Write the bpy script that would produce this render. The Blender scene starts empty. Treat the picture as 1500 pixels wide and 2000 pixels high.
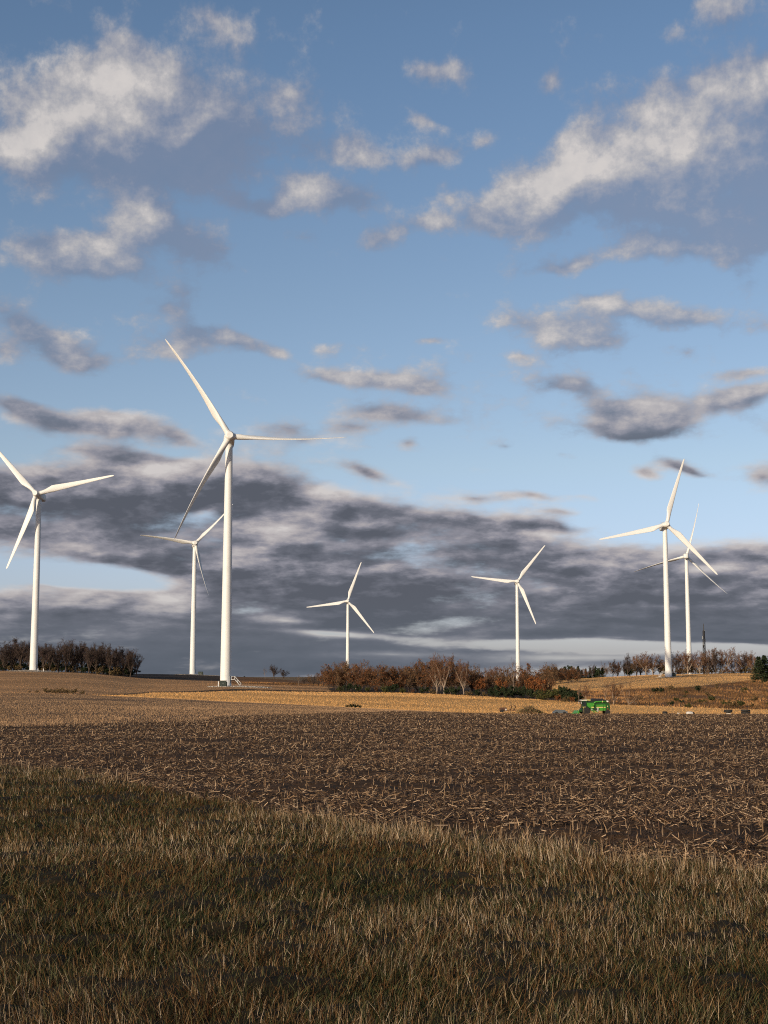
import bpy, math, random
import numpy as np
from mathutils import Matrix, Vector

random.seed(7)
rng = np.random.default_rng(11)
C = bpy.context.scene.collection
scene = bpy.context.scene
rad = math.radians

# ---------------------------------------------------------------- camera
F, PW, PH, HORIZON = 2600.0, 1500.0, 2000.0, 1322.0
EYE = 1.65
PITCH = math.atan((HORIZON - PH / 2) / F)
cam_d = bpy.data.cameras.new('camera')
cam = bpy.data.objects.new('camera', cam_d)
C.objects.link(cam)
cam.location = (0, 0, EYE)
cam.rotation_euler = (rad(90) + PITCH, 0, 0)
cam_d.sensor_fit = 'VERTICAL'
cam_d.sensor_height = 36.0
cam_d.lens = 36.0 * F / PH
cam_d.clip_start = 0.1
cam_d.clip_end = 40000
scene.camera = cam
CP, SP = math.cos(PITCH), math.sin(PITCH)


def ray(px, py):
    """direction of the sight line through a photo pixel, per metre of forward distance"""
    u, v = (px - PW / 2) / F, (PH / 2 - py) / F
    f = CP - v * SP
    return u / f, (SP + v * CP) / f


def at(px, py, d):
    x, z = ray(px, py)
    return Vector((x * d, d, EYE + z * d))


# ---------------------------------------------------------------- sun and sky
SUN_A, SUN_EL = 37.0, 13.0          # degrees left of straight behind the camera; elevation
SUN_STRENGTH, SKY_STRENGTH, EXPOSURE = 5.0, 0.10, 0.0
sun_vec = Vector((-math.sin(rad(SUN_A)) * math.cos(rad(SUN_EL)), -math.cos(rad(SUN_A)) * math.cos(rad(SUN_EL)), math.sin(rad(SUN_EL))))
sl = bpy.data.lights.new('sun', 'SUN')
sl.energy = SUN_STRENGTH
sl.angle = rad(0.5)
sl.color = (1.0, 0.83, 0.60)
so = bpy.data.objects.new('sun', sl)
C.objects.link(so)
so.rotation_euler = (-sun_vec).to_track_quat('-Z', 'Y').to_euler()
so.location = (0, -50, 60)
scene.view_settings.view_transform = 'Standard'
scene.view_settings.look = 'None'
scene.view_settings.gamma = 1
scene.view_settings.exposure = EXPOSURE
scene.cycles.use_denoising = False
scene.cycles.filter_width = 1.1

# clouds: (px, py, rx, ry, tilt, amount); tilt positive = clockwise in the picture
CLOUDS = [
    (170, 215, 190, 105, -12, 1.0), (270, 165, 150, 95, 0, 1.0), (60, 260, 120, 75, -8, 1.0), (370, 205, 190, 95, 8, .9),
    (560, 170, 115, 52, 12, .75), (240, 110, 75, 55, 20, .55), (370, 290, 210, 80, -8, .75), (330, 345, 150, 45, 0, .5), (120, 310, 160, 55, 0, .65),
    (425, 38, 120, 46, 14, .85), (200, 25, 90, 35, 0, .35), (90, 5, 100, 22, 0, .3), (600, 25, 60, 25, 0, .2),
    (1180, 325, 180, 85, -8, 1.0), (1330, 265, 210, 100, 10, 1.0), (1460, 310, 180, 150, 0, 1.05), (1420, 185, 140, 75, -6, .8), (1290, 165, 85, 45, -15, .65),
    (1490, 150, 90, 60, 0, .6), (1050, 375, 130, 60, -28, .8), (965, 440, 95, 36, 8, .8), (1120, 405, 150, 55, 0, .75), (1350, 410, 190, 70, 6, .85),
    (1460, 440, 130, 75, 0, .9), (1110, 512, 130, 26, -4, 1.10), (1330, 480, 150, 34, 8, .75), (1440, 30, 100, 55, -25, .6), (1385, 5, 60, 35, 0, .5),
    (1120, 275, 50, 22, 0, .45), (690, 290, 88, 30, 6, 1.20), (850, 300, 62, 28, 4, 1.00), (590, 378, 62, 32, -18, 1.15), (665, 380, 95, 40, 4, 1.00),
    (490, 400, 85, 26, 8, .4), (1090, 150, 58, 42, 0, 1.05), (860, 150, 110, 32, 5, 0.80), (890, 130, 70, 30, -25, .35), (840, 445, 68, 26, 6, 0.90),
    (740, 475, 75, 24, -8, 0.85), (870, 370, 55, 28, -10, .4), (940, 260, 40, 22, -15, .3), (830, 235, 50, 18, 20, .3),
    (310, 435, 85, 62, 0, 1.0), (375, 480, 105, 45, 20, .85), (190, 485, 115, 46, -10, .7), (80, 490, 110, 34, 12, .7), (130, 525, 140, 32, 6, .6),
    (370, 565, 100, 42, -8, .5), (325, 605, 62, 26, 10, .55), (260, 520, 120, 45, 0, .6),
    (1200, 600, 120, 34, 6, .75), (1320, 615, 140, 40, 4, .9), (1090, 640, 130, 36, 10, 0.95), (1180, 672, 100, 26, 10, .65), (1010, 632, 60, 20, 10, .4),
    (1340, 690, 40, 20, 0, .5), (660, 690, 70, 16, 4, .5), (830, 665, 50, 12, 0, .5), (1010, 690, 40, 14, 10, .4), (770, 815, 110, 22, 4, .6), (560, 840, 100, 22, 0, .5), (1090, 750, 60, 18, 10, .5), (1120, 890, 70, 16, 4, .5), (950, 260, 60, 24, -12, .5), (840, 235, 60, 20, 18, .5), (1330, 60, 60, 22, 0, .4), (1150, 80, 70, 25, 10, .35), (590, 470, 60, 20, 0, .4), (880, 400, 60, 22, -8, .5), (530, 410, 70, 26, 8, .5), (1470, 560, 80, 40, -10, .4), (1480, 625, 60, 24, 0, .35),
    (740, 740, 130, 28, 4, 1.00), (840, 755, 60, 20, 8, .5), (640, 738, 60, 16, 6, .4), (820, 660, 42, 12, 0, .35), (690, 676, 62, 14, 0, .35),
    (740, 805, 130, 25, 4, .45), (1200, 788, 125, 32, 16, .75), (1290, 795, 105, 36, 0, .8), (1170, 828, 110, 34, 0, .7), (1230, 848, 115, 28, -4, .9),
    (1120, 745, 60, 18, 20, .4), (1445, 772, 105, 28, -10, .85), (1465, 722, 80, 12, -2, .7), (1345, 912, 92, 22, 16, 1.10), (1265, 928, 42, 22, 10, 0.90),
    (1490, 930, 60, 42, 10, .75), (1090, 880, 50, 20, 6, .3),
    (60, 640, 150, 42, 16, 1.0), (165, 700, 115, 36, 6, .95), (0, 690, 60, 40, 0, .7), (400, 655, 120, 42, 6, 1.0), (335, 692, 80, 36, 0, .8),
    (480, 672, 90, 28, 14, .75), (545, 692, 52, 20, 10, .55), (120, 825, 150, 34, 8, .8), (235, 825, 110, 40, 6, .85), (30, 790, 90, 30, 10, .8),
    (340, 855, 70, 22, 12, .6), (170, 885, 150, 22, 4, .5), (590, 862, 130, 30, 0, .6), (680, 835, 80, 22, 10, .45), (800, 870, 32, 20, 0, .5),
    (985, 874, 36, 12, 0, .5), (720, 928, 84, 20, 16, .85), (930, 970, 110, 18, 2, .5),
    (40, 960, 230, 66, 0, 1.1), (250, 955, 240, 62, -6, 1.1), (440, 960, 220, 60, 6, 1.1), (600, 995, 220, 60, 8, 1.15), (800, 1030, 240, 48, 4, 1.2),
    (940, 1035, 170, 36, 4, 1.1), (120, 1050, 260, 58, 4, 1.2), (320, 1080, 200, 55, 8, 1.2), (560, 1085, 320, 75, 6, 1.3), (800, 1110, 360, 70, 4, 1.3),
    (700, 1170, 340, 60, 2, 1.2), (950, 1180, 420, 70, 2, 1.3), (1150, 1140, 340, 75, 2, 1.3), (1350, 1150, 280, 75, 2, 1.2), (1490, 1130, 160, 90, 0, 1.2),
    (1280, 1225, 380, 38, 1, 1.3), (1500, 1240, 200, 34, 2, 1.2), (1040, 968, 62, 16, 6, .6), (1135, 970, 66, 17, 6, .65), (1085, 998, 56, 12, 4, .5), (1070, 1030, 80, 12, 4, .5),
    (330, 1165, 110, 34, 0, .9), (100, 1145, 130, 16, 6, .55), (40, 1215, 420, 68, 2, 1.15), (350, 1245, 420, 70, 2, 1.2), (650, 1260, 420, 60, 1, .85), (150, 1290, 500, 50, 0, 1.1),
    (800, 1300, 600, 30, 0, .8), (1080, 1258, 380, 13, 1, -1.0), (1420, 1268, 160, 14, 0, -.7), (140, 1128, 250, 22, 3, -.62), (255, 1138, 120, 18, 4, -.4), (400, 1010, 50, 12, -10, -.2), (130, 770, 130, 16, 8, -.5), (320, 880, 120, 12, 6, -.4), (30, 870, 70, 14, 0, -.5), (640, 1236, 140, 9, 3, -.8), (1150, 1290, 260, 20, 0, .75), (1300, 1275, 160, 14, -4, .65), (1450, 1300, 240, 26, 0, .6),
]
# light (+) and dark (-) sides of those clouds
TONES = [
    (150, 235, 230, 100, -10, .42), (270, 170, 160, 100, 0, .30), (370, 320, 260, 80, -6, -.62), (520, 250, 160, 70, 0, -.40), (560, 155, 110, 40, 10, .10), (420, 30, 140, 45, 10, .10),
    (1140, 340, 150, 75, -10, .55), (1340, 275, 160, 65, 8, .55), (1480, 340, 110, 100, 0, -.35), (1200, 410, 190, 40, 0, -.50), (1400, 440, 190, 75, 4, -.62), (1430, 190, 170, 80, 0, .12),
    (1330, 400, 70, 26, 0, .30), (590, 372, 50, 26, -10, .35), (680, 388, 95, 36, 4, -.75), (490, 402, 100, 30, 8, -.8), (295, 430, 60, 55, 0, .30), (385, 490, 105, 50, 20, -.55),
    (70, 485, 110, 34, 14, -.75), (230, 520, 120, 40, 0, .15), (370, 575, 120, 50, 0, -.5), (690, 290, 70, 24, 0, .3), (820, 312, 55, 22, 0, -.35), (740, 492, 80, 16, 0, -.45),
    (1250, 590, 160, 24, 4, .18), (1330, 628, 130, 22, 2, -.25), (1180, 640, 110, 26, 8, -.12), (60, 640, 170, 44, 16, -.50), (170, 692, 90, 26, 6, .42), (410, 645, 110, 40, 6, -.35),
    (330, 700, 60, 30, 0, .3), (120, 820, 220, 44, 8, -.35), (240, 815, 90, 30, 6, .05), (1240, 855, 110, 18, -4, -.4), (1280, 785, 90, 22, 8, .22), (1180, 815, 90, 24, 10, .2),
    (1380, 925, 60, 10, 16, -.2), (735, 735, 110, 22, 4, .15), (1445, 785, 100, 18, -10, -.3),
    (320, 915, 110, 26, -6, .40), (140, 1062, 130, 22, 4, .55), (560, 1028, 110, 32, 0, .62), (640, 960, 90, 26, 6, .34), (860, 970, 100, 20, 4, .36), (410, 1000, 60, 20, -20, .40),
    (620, 1055, 150, 18, 4, .35), (330, 1168, 90, 30, 0, .62), (800, 1060, 110, 15, 4, .30), (1060, 1045, 110, 14, 4, .34), (1180, 1100, 120, 14, 2, .24), (1390, 1110, 110, 22, 0, .40),
    (1060, 1150, 80, 12, 0, .24), (700, 1110, 110, 13, 2, .25), (500, 1150, 100, 12, 0, .25), (560, 1214, 60, 9, 0, .5), (650, 1238, 130, 11, 2, .55), (900, 1148, 90, 9, 0, .22),
    (1470, 1180, 90, 16, 0, .30), (1200, 1243, 160, 10, 0, .30), (1120, 1285, 260, 14, 0, .52), (760, 1278, 120, 9, 0, .35), (1300, 1272, 120, 12, -4, .5), (40, 1120, 120, 20, 0, .1),
    (150, 920, 130, 30, -4, -.1), (300, 1000, 200, 40, 0, -.12),
]


def build_world():
    w = bpy.data.worlds.new('World')
    scene.world = w
    w.use_nodes = True
    nt = w.node_tree
    nt.nodes.clear()
    L = nt.links.new

    def N(t, **kw):
        n = nt.nodes.new(t)
        for k, v in kw.items():
            setattr(n, k, v)
        return n

    def M(op, a, b=None, c=None, clamp=False):
        n = N('ShaderNodeMath', operation=op, use_clamp=clamp)
        for i, v in enumerate((a, b, c)):
            if v is None:
                continue
            if isinstance(v, (int, float)):
                n.inputs[i].default_value = v
            else:
                L(v, n.inputs[i])
        return n.outputs[0]

    def ramp(fac, stops):
        n = N('ShaderNodeValToRGB')
        e = n.color_ramp.elements
        while len(e) < len(stops):
            e.new(0.5)
        for el, (p, c) in zip(e, stops):
            el.position = p
            el.color = (*c, 1) if len(c) == 3 else c
        L(fac, n.inputs[0])
        return n.outputs[0]

    def smooth(x, a, b):
        n = N('ShaderNodeMapRange', interpolation_type='SMOOTHSTEP')
        L(x, n.inputs[0])
        n.inputs[1].default_value, n.inputs[2].default_value = a, b
        return n.outputs[0]

    def mix(f, a, b, mode='MIX'):
        n = N('ShaderNodeMix', data_type='RGBA', blend_type=mode)
        if isinstance(f, (int, float)):
            n.inputs[0].default_value = f
        else:
            L(f, n.inputs[0])
        for i, v in ((6, a), (7, b)):
            if isinstance(v, tuple):
                n.inputs[i].default_value = (*v, 1)
            else:
                L(v, n.inputs[i])
        return n.outputs[2]

    tc = N('ShaderNodeTexCoord')
    sep = N('ShaderNodeSeparateXYZ')
    L(tc.outputs['Generated'], sep.inputs[0])
    x, y, z = sep.outputs
    az = M('MULTIPLY', M('ARCTAN2', x, y), 57.29578)
    el = M('MULTIPLY', M('ARCSINE', z), 57.29578)
    # cloud-deck coordinates: the deck is a curved sheet overhead, so clouds flatten towards the horizon
    den = M('ADD', M('MAXIMUM', z, 0.0), 0.19)
    deck = N('ShaderNodeCombineXYZ')
    L(M('DIVIDE', x, den), deck.inputs[0])
    L(M('DIVIDE', y, den), deck.inputs[1])
    deck = deck.outputs[0]
    ang = N('ShaderNodeCombineXYZ')
    L(M('MULTIPLY', az, 0.8), ang.inputs[0])
    L(M('MULTIPLY', M('LOGARITHM', M('ADD', M('MAXIMUM', el, -2.0), 8.0), 2.71828), 26.0), ang.inputs[1])
    ang = ang.outputs[0]

    def noise(vec, scale, detail, rough, off=(0, 0, 0), col=False, dist=0.0):
        n = N('ShaderNodeTexNoise', noise_dimensions='3D')
        n.inputs['Scale'].default_value = scale
        n.inputs['Detail'].default_value = detail
        n.inputs['Roughness'].default_value = rough
        n.inputs['Distortion'].default_value = dist
        m = N('ShaderNodeVectorMath', operation='ADD')
        L(vec, m.inputs[0])
        m.inputs[1].default_value = off
        L(m.outputs[0], n.inputs['Vector'])
        return n.outputs['Color' if col else 'Fac']

    # ragged outlines: bend the coordinates before the cloud bodies are looked up
    wn = noise(ang, 0.30, 3.0, 0.42, (3, 1, 0), True)
    wv = N('ShaderNodeVectorMath', operation='SUBTRACT')
    L(wn, wv.inputs[0])
    wv.inputs[1].default_value = (.5, .5, .5)
    ws = N('ShaderNodeVectorMath', operation='MULTIPLY')
    L(wv.outputs[0], ws.inputs[0])
    grow = M('MULTIPLY_ADD', M('MINIMUM', el, 30.0), 0.075, 0.15)
    sc = N('ShaderNodeCombineXYZ')
    L(M('MULTIPLY', grow, 1.6), sc.inputs[0])
    L(grow, sc.inputs[1])
    L(sc.outputs[0], ws.inputs[1])
    base = N('ShaderNodeCombineXYZ')
    L(az, base.inputs[0])
    L(el, base.inputs[1])
    wp = N('ShaderNodeVectorMath', operation='ADD')
    L(base.outputs[0], wp.inputs[0])
    L(ws.outputs[0], wp.inputs[1])
    warped = wp.outputs[0]

    def blobs(lst, vec, k):
        acc = None
        for (px, py, rx, ry, rot, amt) in lst:
            ux, uz = ray(px, py)
            a0 = math.degrees(math.atan(ux))
            e0 = math.degrees(math.atan2(uz, math.hypot(1, ux)))
            s = k * math.degrees(1 / F)
            mp = N('ShaderNodeMapping', vector_type='TEXTURE')
            mp.inputs['Location'].default_value = (a0, e0, 0)
            mp.inputs['Rotation'].default_value = (0, 0, -rad(rot))
            mp.inputs['Scale'].default_value = (rx * s, ry * s, 1)
            L(vec, mp.inputs['Vector'])
            g = N('ShaderNodeTexGradient', gradient_type='QUADRATIC_SPHERE')
            L(mp.outputs[0], g.inputs[0])
            acc = M('MULTIPLY_ADD', g.outputs['Fac'], amt, 0.0 if acc is None else acc)
        return acc

    body = blobs(CLOUDS, warped, 1.70)
    tone_b = blobs(TONES, warped, 1.5)
    # the same bodies looked up a little nearer the sun: the difference is their lit and shaded side
    sh = N('ShaderNodeVectorMath', operation='ADD')
    L(warped, sh.inputs[0])
    sh.inputs[1].default_value = (-1.3, 1.1, 0)
    body_s = blobs(CLOUDS, sh.outputs[0], 1.70)
    side = M('MAXIMUM', M('SUBTRACT', M('MINIMUM', body, 1.5), M('MINIMUM', body_s, 1.5)), -0.6)
    # the rest of the sky dome (outside the photograph) gets its own broken cloud
    away = smooth(M('ABSOLUTE', az), 20.0, 40.0)
    rest = M('MULTIPLY', away, M('MULTIPLY', noise(deck, 0.8, 4, .5, (9, 4, 0)), 0.45))
    body = M('ADD', body, rest)

    low = smooth(el, 15.0, 8.0)                                   # 1 in the low bank, 0 in the open sky above
    n1 = noise(deck, 1.9, 8.0, 0.58, (0, 0, 1))
    n1s = noise(deck, 1.9, 5.0, 0.52, (-.06, -.09, 1))
    n2 = noise(ang, 0.62, 9.0, 0.62, (5, 2, 0))
    n2s = noise(ang, 0.62, 5.0, 0.54, (5 - .4, 2 + .6, 0))
    n = M('ADD', M('MULTIPLY', n1, M('MULTIPLY_ADD', low, 0.35, 0.40)), M('MULTIPLY', n2, M('MULTIPLY_ADD', low, -0.35, 0.60)))
    open_sky = M('MULTIPLY', smooth(el, 5.0, 9.0), 0.07)
    d = M('ADD', M('ADD', M('MINIMUM', body, M('MULTIPLY_ADD', low, 0.02, 0.86)), open_sky), M('MULTIPLY', M('SUBTRACT', n, 0.5), M('MULTIPLY_ADD', low, 0.2, 2.8)))
    lit = M('ADD', M('MULTIPLY', M('SUBTRACT', n2, n2s), M('MULTIPLY_ADD', low, 0.3, 0.95)), M('MULTIPLY', M('SUBTRACT', n1, n1s), M('MULTIPLY_ADD', low, 2.0, 0.6)))
    lit = M('MULTIPLY', lit, M('MULTIPLY_ADD', smooth(el, 0.6, 4.5), 0.8, 0.2))
    lowtone = N('ShaderNodeMapRange')
    L(el, lowtone.inputs[0])
    for i, v in ((1, 6.0), (2, 17.0), (3, 0.08), (4, 0.48)):
        lowtone.inputs[i].default_value = v
    edge = M('MULTIPLY', M('MULTIPLY', smooth(d, 0.85, 0.30), low), 0.38)   # thin rims of the bank glow
    # a small lone cloud lets the light through; a deep mass is dark below
    mass = smooth(body, 0.55, 1.25)
    base_t = M('ADD', M('MULTIPLY', lowtone.outputs[0], mass), M('MULTIPLY', M('SUBTRACT', 1.0, mass), M('MULTIPLY_ADD', low, -.06, .45)))
    rim = M('MULTIPLY', M('MULTIPLY', smooth(d, 0.75, 0.25), M('SUBTRACT', 1.0, low)), 0.08)
    tone_w = M('ADD', M('MULTIPLY', tone_b, M('MULTIPLY_ADD', low, 0.65, 0.70)), M('MULTIPLY', side, M('MULTIPLY_ADD', low, -.16, 0.38)))
    tone = M('ADD', M('ADD', M('ADD', M('ADD', base_t, tone_w), lit), edge), rim)
    tone = M('ADD', tone, M('MULTIPLY', M('SUBTRACT', n, 0.53), M('MULTIPLY_ADD', low, -0.9, 0.9)))     # billows inside the higher clouds
    tone = M('MINIMUM', M('MAXIMUM', tone, M('MULTIPLY', smooth(el, 8.0, 17.0), .22)), 1.0)
    tone = M('ADD', M('MULTIPLY', tone, M('MULTIPLY_ADD', low, 0.07, 0.93)), M('MULTIPLY', M('SUBTRACT', n2, 0.5), M('MULTIPLY_ADD', low, -0.55, 0.55)))
    # the shaded undersides of the higher clouds are thin enough for the blue to come through
    veil = M('MULTIPLY', smooth(el, 8.0, 17.0), M('MULTIPLY', M('SUBTRACT', 1.0, tone), 0.52))
    alpha = M('MULTIPLY', smooth(M('ADD', d, M('MULTIPLY', low, 0.04)), 0.20, 0.76), M('SUBTRACT', 0.97, veil))
    # palette in display-linear units, later divided by the background strength
    K = 1.0 / SKY_STRENGTH
    pal = [(0.0, (.090, .096, .120)), (.22, (.140, .145, .178)), (.45, (.265, .258, .300)), (.68, (.435, .400, .410)), (1.0, (.630, .590, .575))]
    cl = ramp(tone, pal)
    # the higher, thinner clouds take more blue from the sky behind
    cl_up = ramp(tone, [(0.0, (.160, .190, .270)), (.26, (.205, .230, .315)), (.50, (.330, .332, .385)), (.75, (.490, .468, .470)), (1.0, (.650, .612, .592))])
    cl = mix(smooth(el, 8.0, 16.0), cl, cl_up)
    # low clouds are seen through more air: bluer and greyer
    lowc = smooth(el, 4.2, 0.4)
    cl = mix(M('MULTIPLY', lowc, .55), cl, mix(smooth(tone, .25, .8), (.100, .128, .165), (.40, .43, .43)))
    clk = N('ShaderNodeVectorMath', operation='SCALE')
    L(cl, clk.inputs[0])
    clk.inputs['Scale'].default_value = K

    sky = N('ShaderNodeTexSky', sky_type='NISHITA')
    sky.sun_disc = False
    sky.sun_elevation = rad(SUN_EL)
    sky.sun_rotation = math.atan2(sun_vec.x, sun_vec.y)
    sky.altitude = 200
    sky.air_density, sky.dust_density, sky.ozone_density = 1.0, 1.2, 2.0
    gam = N('ShaderNodeVectorMath', operation='MULTIPLY')
    sky2 = N('ShaderNodeVectorMath', operation='SCALE')
    sky2.inputs['Scale'].default_value = 2.0
    L(sky.outputs[0], sky2.inputs[0])
    L(sky2.outputs[0], gam.inputs[0])
    L(ramp(M('DIVIDE', el, 60.0, None, True), [(0.0, (.55, .57, .90)), (.05, (.64, .61, .84)), (.15, (.76, .67, .68)), (.27, (.71, .65, .645)), (.45, (.62, .62, .64)), (1.0, (.34, .34, .36))]), gam.inputs[1])
    col = mix(alpha, gam.outputs[0], clk.outputs[0])
    bg = N('ShaderNodeBackground')
    bg.inputs['Strength'].default_value = SKY_STRENGTH
    L(col, bg.inputs['Color'])
    w.cycles.sampling_method = 'MANUAL'
    w.cycles.sample_map_resolution = 256
    out = N('ShaderNodeOutputWorld')
    L(bg.outputs[0], out.inputs['Surface'])


build_world()

# ---------------------------------------------------------------- helpers


def mesh(name, verts, faces, mat=None, parent=None, smooth=False, tint=None):
    me = bpy.data.meshes.new(name)
    if isinstance(faces, np.ndarray):
        verts = np.asarray(verts, dtype=np.float32)
        k = faces.shape[1]
        me.vertices.add(len(verts))
        me.vertices.foreach_set('co', verts.ravel())
        me.loops.add(faces.size)
        me.loops.foreach_set('vertex_index', faces.astype(np.int32).ravel())
        me.polygons.add(len(faces))
        me.polygons.foreach_set('loop_start', np.arange(0, faces.size, k, dtype=np.int32))
        me.update(calc_edges=True)
    else:
        me.from_pydata([tuple(v) for v in verts], [], faces)
        me.update()
    if tint is not None:
        a = me.color_attributes.new('tint', 'FLOAT_COLOR', 'POINT')
        t = np.ones((len(verts), 4), dtype=np.float32)
        t[:, :3] = tint
        a.data.foreach_set('color', t.ravel())
    if mat:
        me.materials.append(mat)
    if smooth:
        me.polygons.foreach_set('use_smooth', np.ones(len(me.polygons), dtype=bool))
    o = bpy.data.objects.new(name, me)
    C.objects.link(o)
    if parent:
        o.parent = parent
    return o


class MB:
    """collects simple shapes, then links them as one mesh object"""

    def __init__(s):
        s.v, s.f, s.t = [], [], []

    def add(s, vs, fs, tint=None):
        b = len(s.v)
        s.v += [tuple(v) for v in vs]
        s.f += [tuple(i + b for i in f) for f in fs]
        s.t += [tint or (1, 1, 1)] * len(vs)
        return s

    def box(s, x0, x1, y0, y1, z0, z1, bev=0.0):
        b = min(bev, (x1 - x0) * .45, (y1 - y0) * .45, (z1 - z0) * .45)
        if b <= 0:
            vs = [(x, y, z) for z in (z0, z1) for x, y in ((x0, y0), (x1, y0), (x1, y1), (x0, y1))]
            return s.add(vs, [(3, 2, 1, 0), (4, 5, 6, 7), (0, 1, 5, 4), (1, 2, 6, 5), (2, 3, 7, 6), (3, 0, 4, 7)])
        prof = [(z0, b), (z0 + b, 0), (z1 - b, 0), (z1, b)]
        vs = []
        for z, i in prof:
            X0, X1, Y0, Y1 = x0 + i, x1 - i, y0 + i, y1 - i
            vs += [(X0 + b, Y0, z), (X1 - b, Y0, z), (X1, Y0 + b, z), (X1, Y1 - b, z), (X1 - b, Y1, z), (X0 + b, Y1, z), (X0, Y1 - b, z), (X0, Y0 + b, z)]
        fs = [tuple(range(7, -1, -1)), tuple(range(24, 32))]
        for r in range(3):
            fs += [(r * 8 + i, r * 8 + (i + 1) % 8, r * 8 + 8 + (i + 1) % 8, r * 8 + 8 + i) for i in range(8)]
        return s.add(vs, fs)

    def prism(s, prof, y0, y1):
        """outline in (x, z) pushed from y0 to y1"""
        n = len(prof)
        vs = [(x, y0, z) for x, z in prof] + [(x, y1, z) for x, z in prof]
        fs = [tuple(range(n)), tuple(range(2 * n - 1, n - 1, -1))] + [(i, i + n, (i + 1) % n + n, (i + 1) % n) for i in range(n)]
        return s.add(vs, fs)

    def tube(s, pts, rs, n=6, caps=True, tint=None):
        pts = [Vector(p) for p in pts]
        if not isinstance(rs, (list, tuple)):
            rs = [rs] * len(pts)
        vs, fs = [], []
        for i, p in enumerate(pts):
            d = (pts[min(i + 1, len(pts) - 1)] - pts[max(i - 1, 0)])
            d = d.normalized() if d.length > 1e-9 else Vector((0, 0, 1))
            u = d.cross(Vector((0, 0, 1)) if abs(d.z) < .92 else Vector((1, 0, 0))).normalized()
            w = d.cross(u)
            for k in range(n):
                a = 2 * math.pi * k / n
                vs.append(p + (u * math.cos(a) + w * math.sin(a)) * rs[i])
        for i in range(len(pts) - 1):
            for k in range(n):
                fs.append((i * n + k, i * n + (k + 1) % n, (i + 1) * n + (k + 1) % n, (i + 1) * n + k))
        if caps:
            fs.append(tuple(range(n - 1, -1, -1)))
            fs.append(tuple(range((len(pts) - 1) * n, len(pts) * n)))
        return s.add(vs, fs, tint)

    def lathe(s, prof, n=24, axis='Z', origin=(0, 0, 0)):
        """(radius, height) profile turned round an axis"""
        vs, fs = [], []
        for r, h in prof:
            for k in range(n):
                a = 2 * math.pi * k / n
                c, d = r * math.cos(a), r * math.sin(a)
                p = {'Z': (c, d, h), 'Y': (c, h, d), 'X': (h, c, d)}[axis]
                vs.append((p[0] + origin[0], p[1] + origin[1], p[2] + origin[2]))
        for i in range(len(prof) - 1):
            for k in range(n):
                fs.append((i * n + k, i * n + (k + 1) % n, (i + 1) * n + (k + 1) % n, (i + 1) * n + k))
        fs += [tuple(range(n - 1, -1, -1)), tuple(range((len(prof) - 1) * n, len(prof) * n))]
        return s.add(vs, fs)

    def build(s, name, mat, parent=None, smooth=False, tinted=False):
        o = mesh(name, s.v, s.f, mat, parent, smooth, np.array(s.t) if tinted else None)
        return o


def tag(o, label=None, cat=None, group=None, kind=None):
    if label:
        o['label'] = label
    if cat:
        o['category'] = cat
    if group:
        o['group'] = group
    if kind:
        o['kind'] = kind
    return o


def empty(name, loc, rz=0.0, scale=None):
    o = bpy.data.objects.new(name, None)
    C.objects.link(o)
    o.location = loc
    o.rotation_euler = (0, 0, rz)
    if scale is not None:
        o.scale = scale if hasattr(scale, '__len__') else (scale,) * 3
    o.empty_display_size = 0.3
    return o


def copy_tree(o, parent=None):
    c = o.copy()
    C.objects.link(c)
    if parent:
        c.parent = parent
    for ch in list(o.children):
        copy_tree(ch, c)
    return c


def material(name, col, rough=0.7, var=0.0, scale=4.0, bump=0.0, bscale=None, metallic=0.0, tint=False, spec=0.3, trans=0.0, detail=5):
    m = bpy.data.materials.new(name)
    m.use_nodes = True
    nt = m.node_tree
    p = nt.nodes['Principled BSDF']
    p.inputs['Roughness'].default_value = rough
    p.inputs['Metallic'].default_value = metallic
    p.inputs['Specular IOR Level'].default_value = spec
    tc = nt.nodes.new('ShaderNodeTexCoord')
    no = nt.nodes.new('ShaderNodeTexNoise')
    no.inputs['Scale'].default_value = scale
    no.inputs['Detail'].default_value = detail
    nt.links.new(tc.outputs['Object'], no.inputs['Vector'])
    src = None
    if tint:
        at_ = nt.nodes.new('ShaderNodeAttribute')
        at_.attribute_name = 'tint'
        src = at_.outputs['Color']
    if var > 0 or not tint:
        r = nt.nodes.new('ShaderNodeMapRange')
        nt.links.new(no.outputs['Fac'], r.inputs[0])
        r.inputs[1].default_value, r.inputs[2].default_value = .3, .7
        r.inputs[3].default_value, r.inputs[4].default_value = 1 - var, 1 + var
        v = nt.nodes.new('ShaderNodeVectorMath')
        v.operation = 'SCALE'
        nt.links.new(r.outputs[0], v.inputs['Scale'])
        if src:
            nt.links.new(src, v.inputs[0])
        else:
            v.inputs[0].default_value = col
        src = v.outputs[0]
    nt.links.new(src, p.inputs['Base Color'])
    if bump > 0:
        b = nt.nodes.new('ShaderNodeBump')
        b.inputs['Strength'].default_value = 1.0
        b.inputs['Distance'].default_value = bump
        n2 = nt.nodes.new('ShaderNodeTexNoise')
        n2.inputs['Scale'].default_value = bscale or scale
        n2.inputs['Detail'].default_value = 6
        nt.links.new(tc.outputs['Object'], n2.inputs['Vector'])
        nt.links.new(n2.outputs['Fac'], b.inputs['Height'])
        nt.links.new(b.outputs[0], p.inputs['Normal'])
    if trans > 0:
        t = nt.nodes.new('ShaderNodeBsdfTranslucent')
        nt.links.new(src, t.inputs['Color'])
        mx = nt.nodes.new('ShaderNodeMixShader')
        mx.inputs[0].default_value = trans
        nt.links.new(p.outputs[0], mx.inputs[1])
        nt.links.new(t.outputs[0], mx.inputs[2])
        nt.links.new(mx.outputs[0], nt.nodes['Material Output'].inputs['Surface'])
    return m


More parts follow.
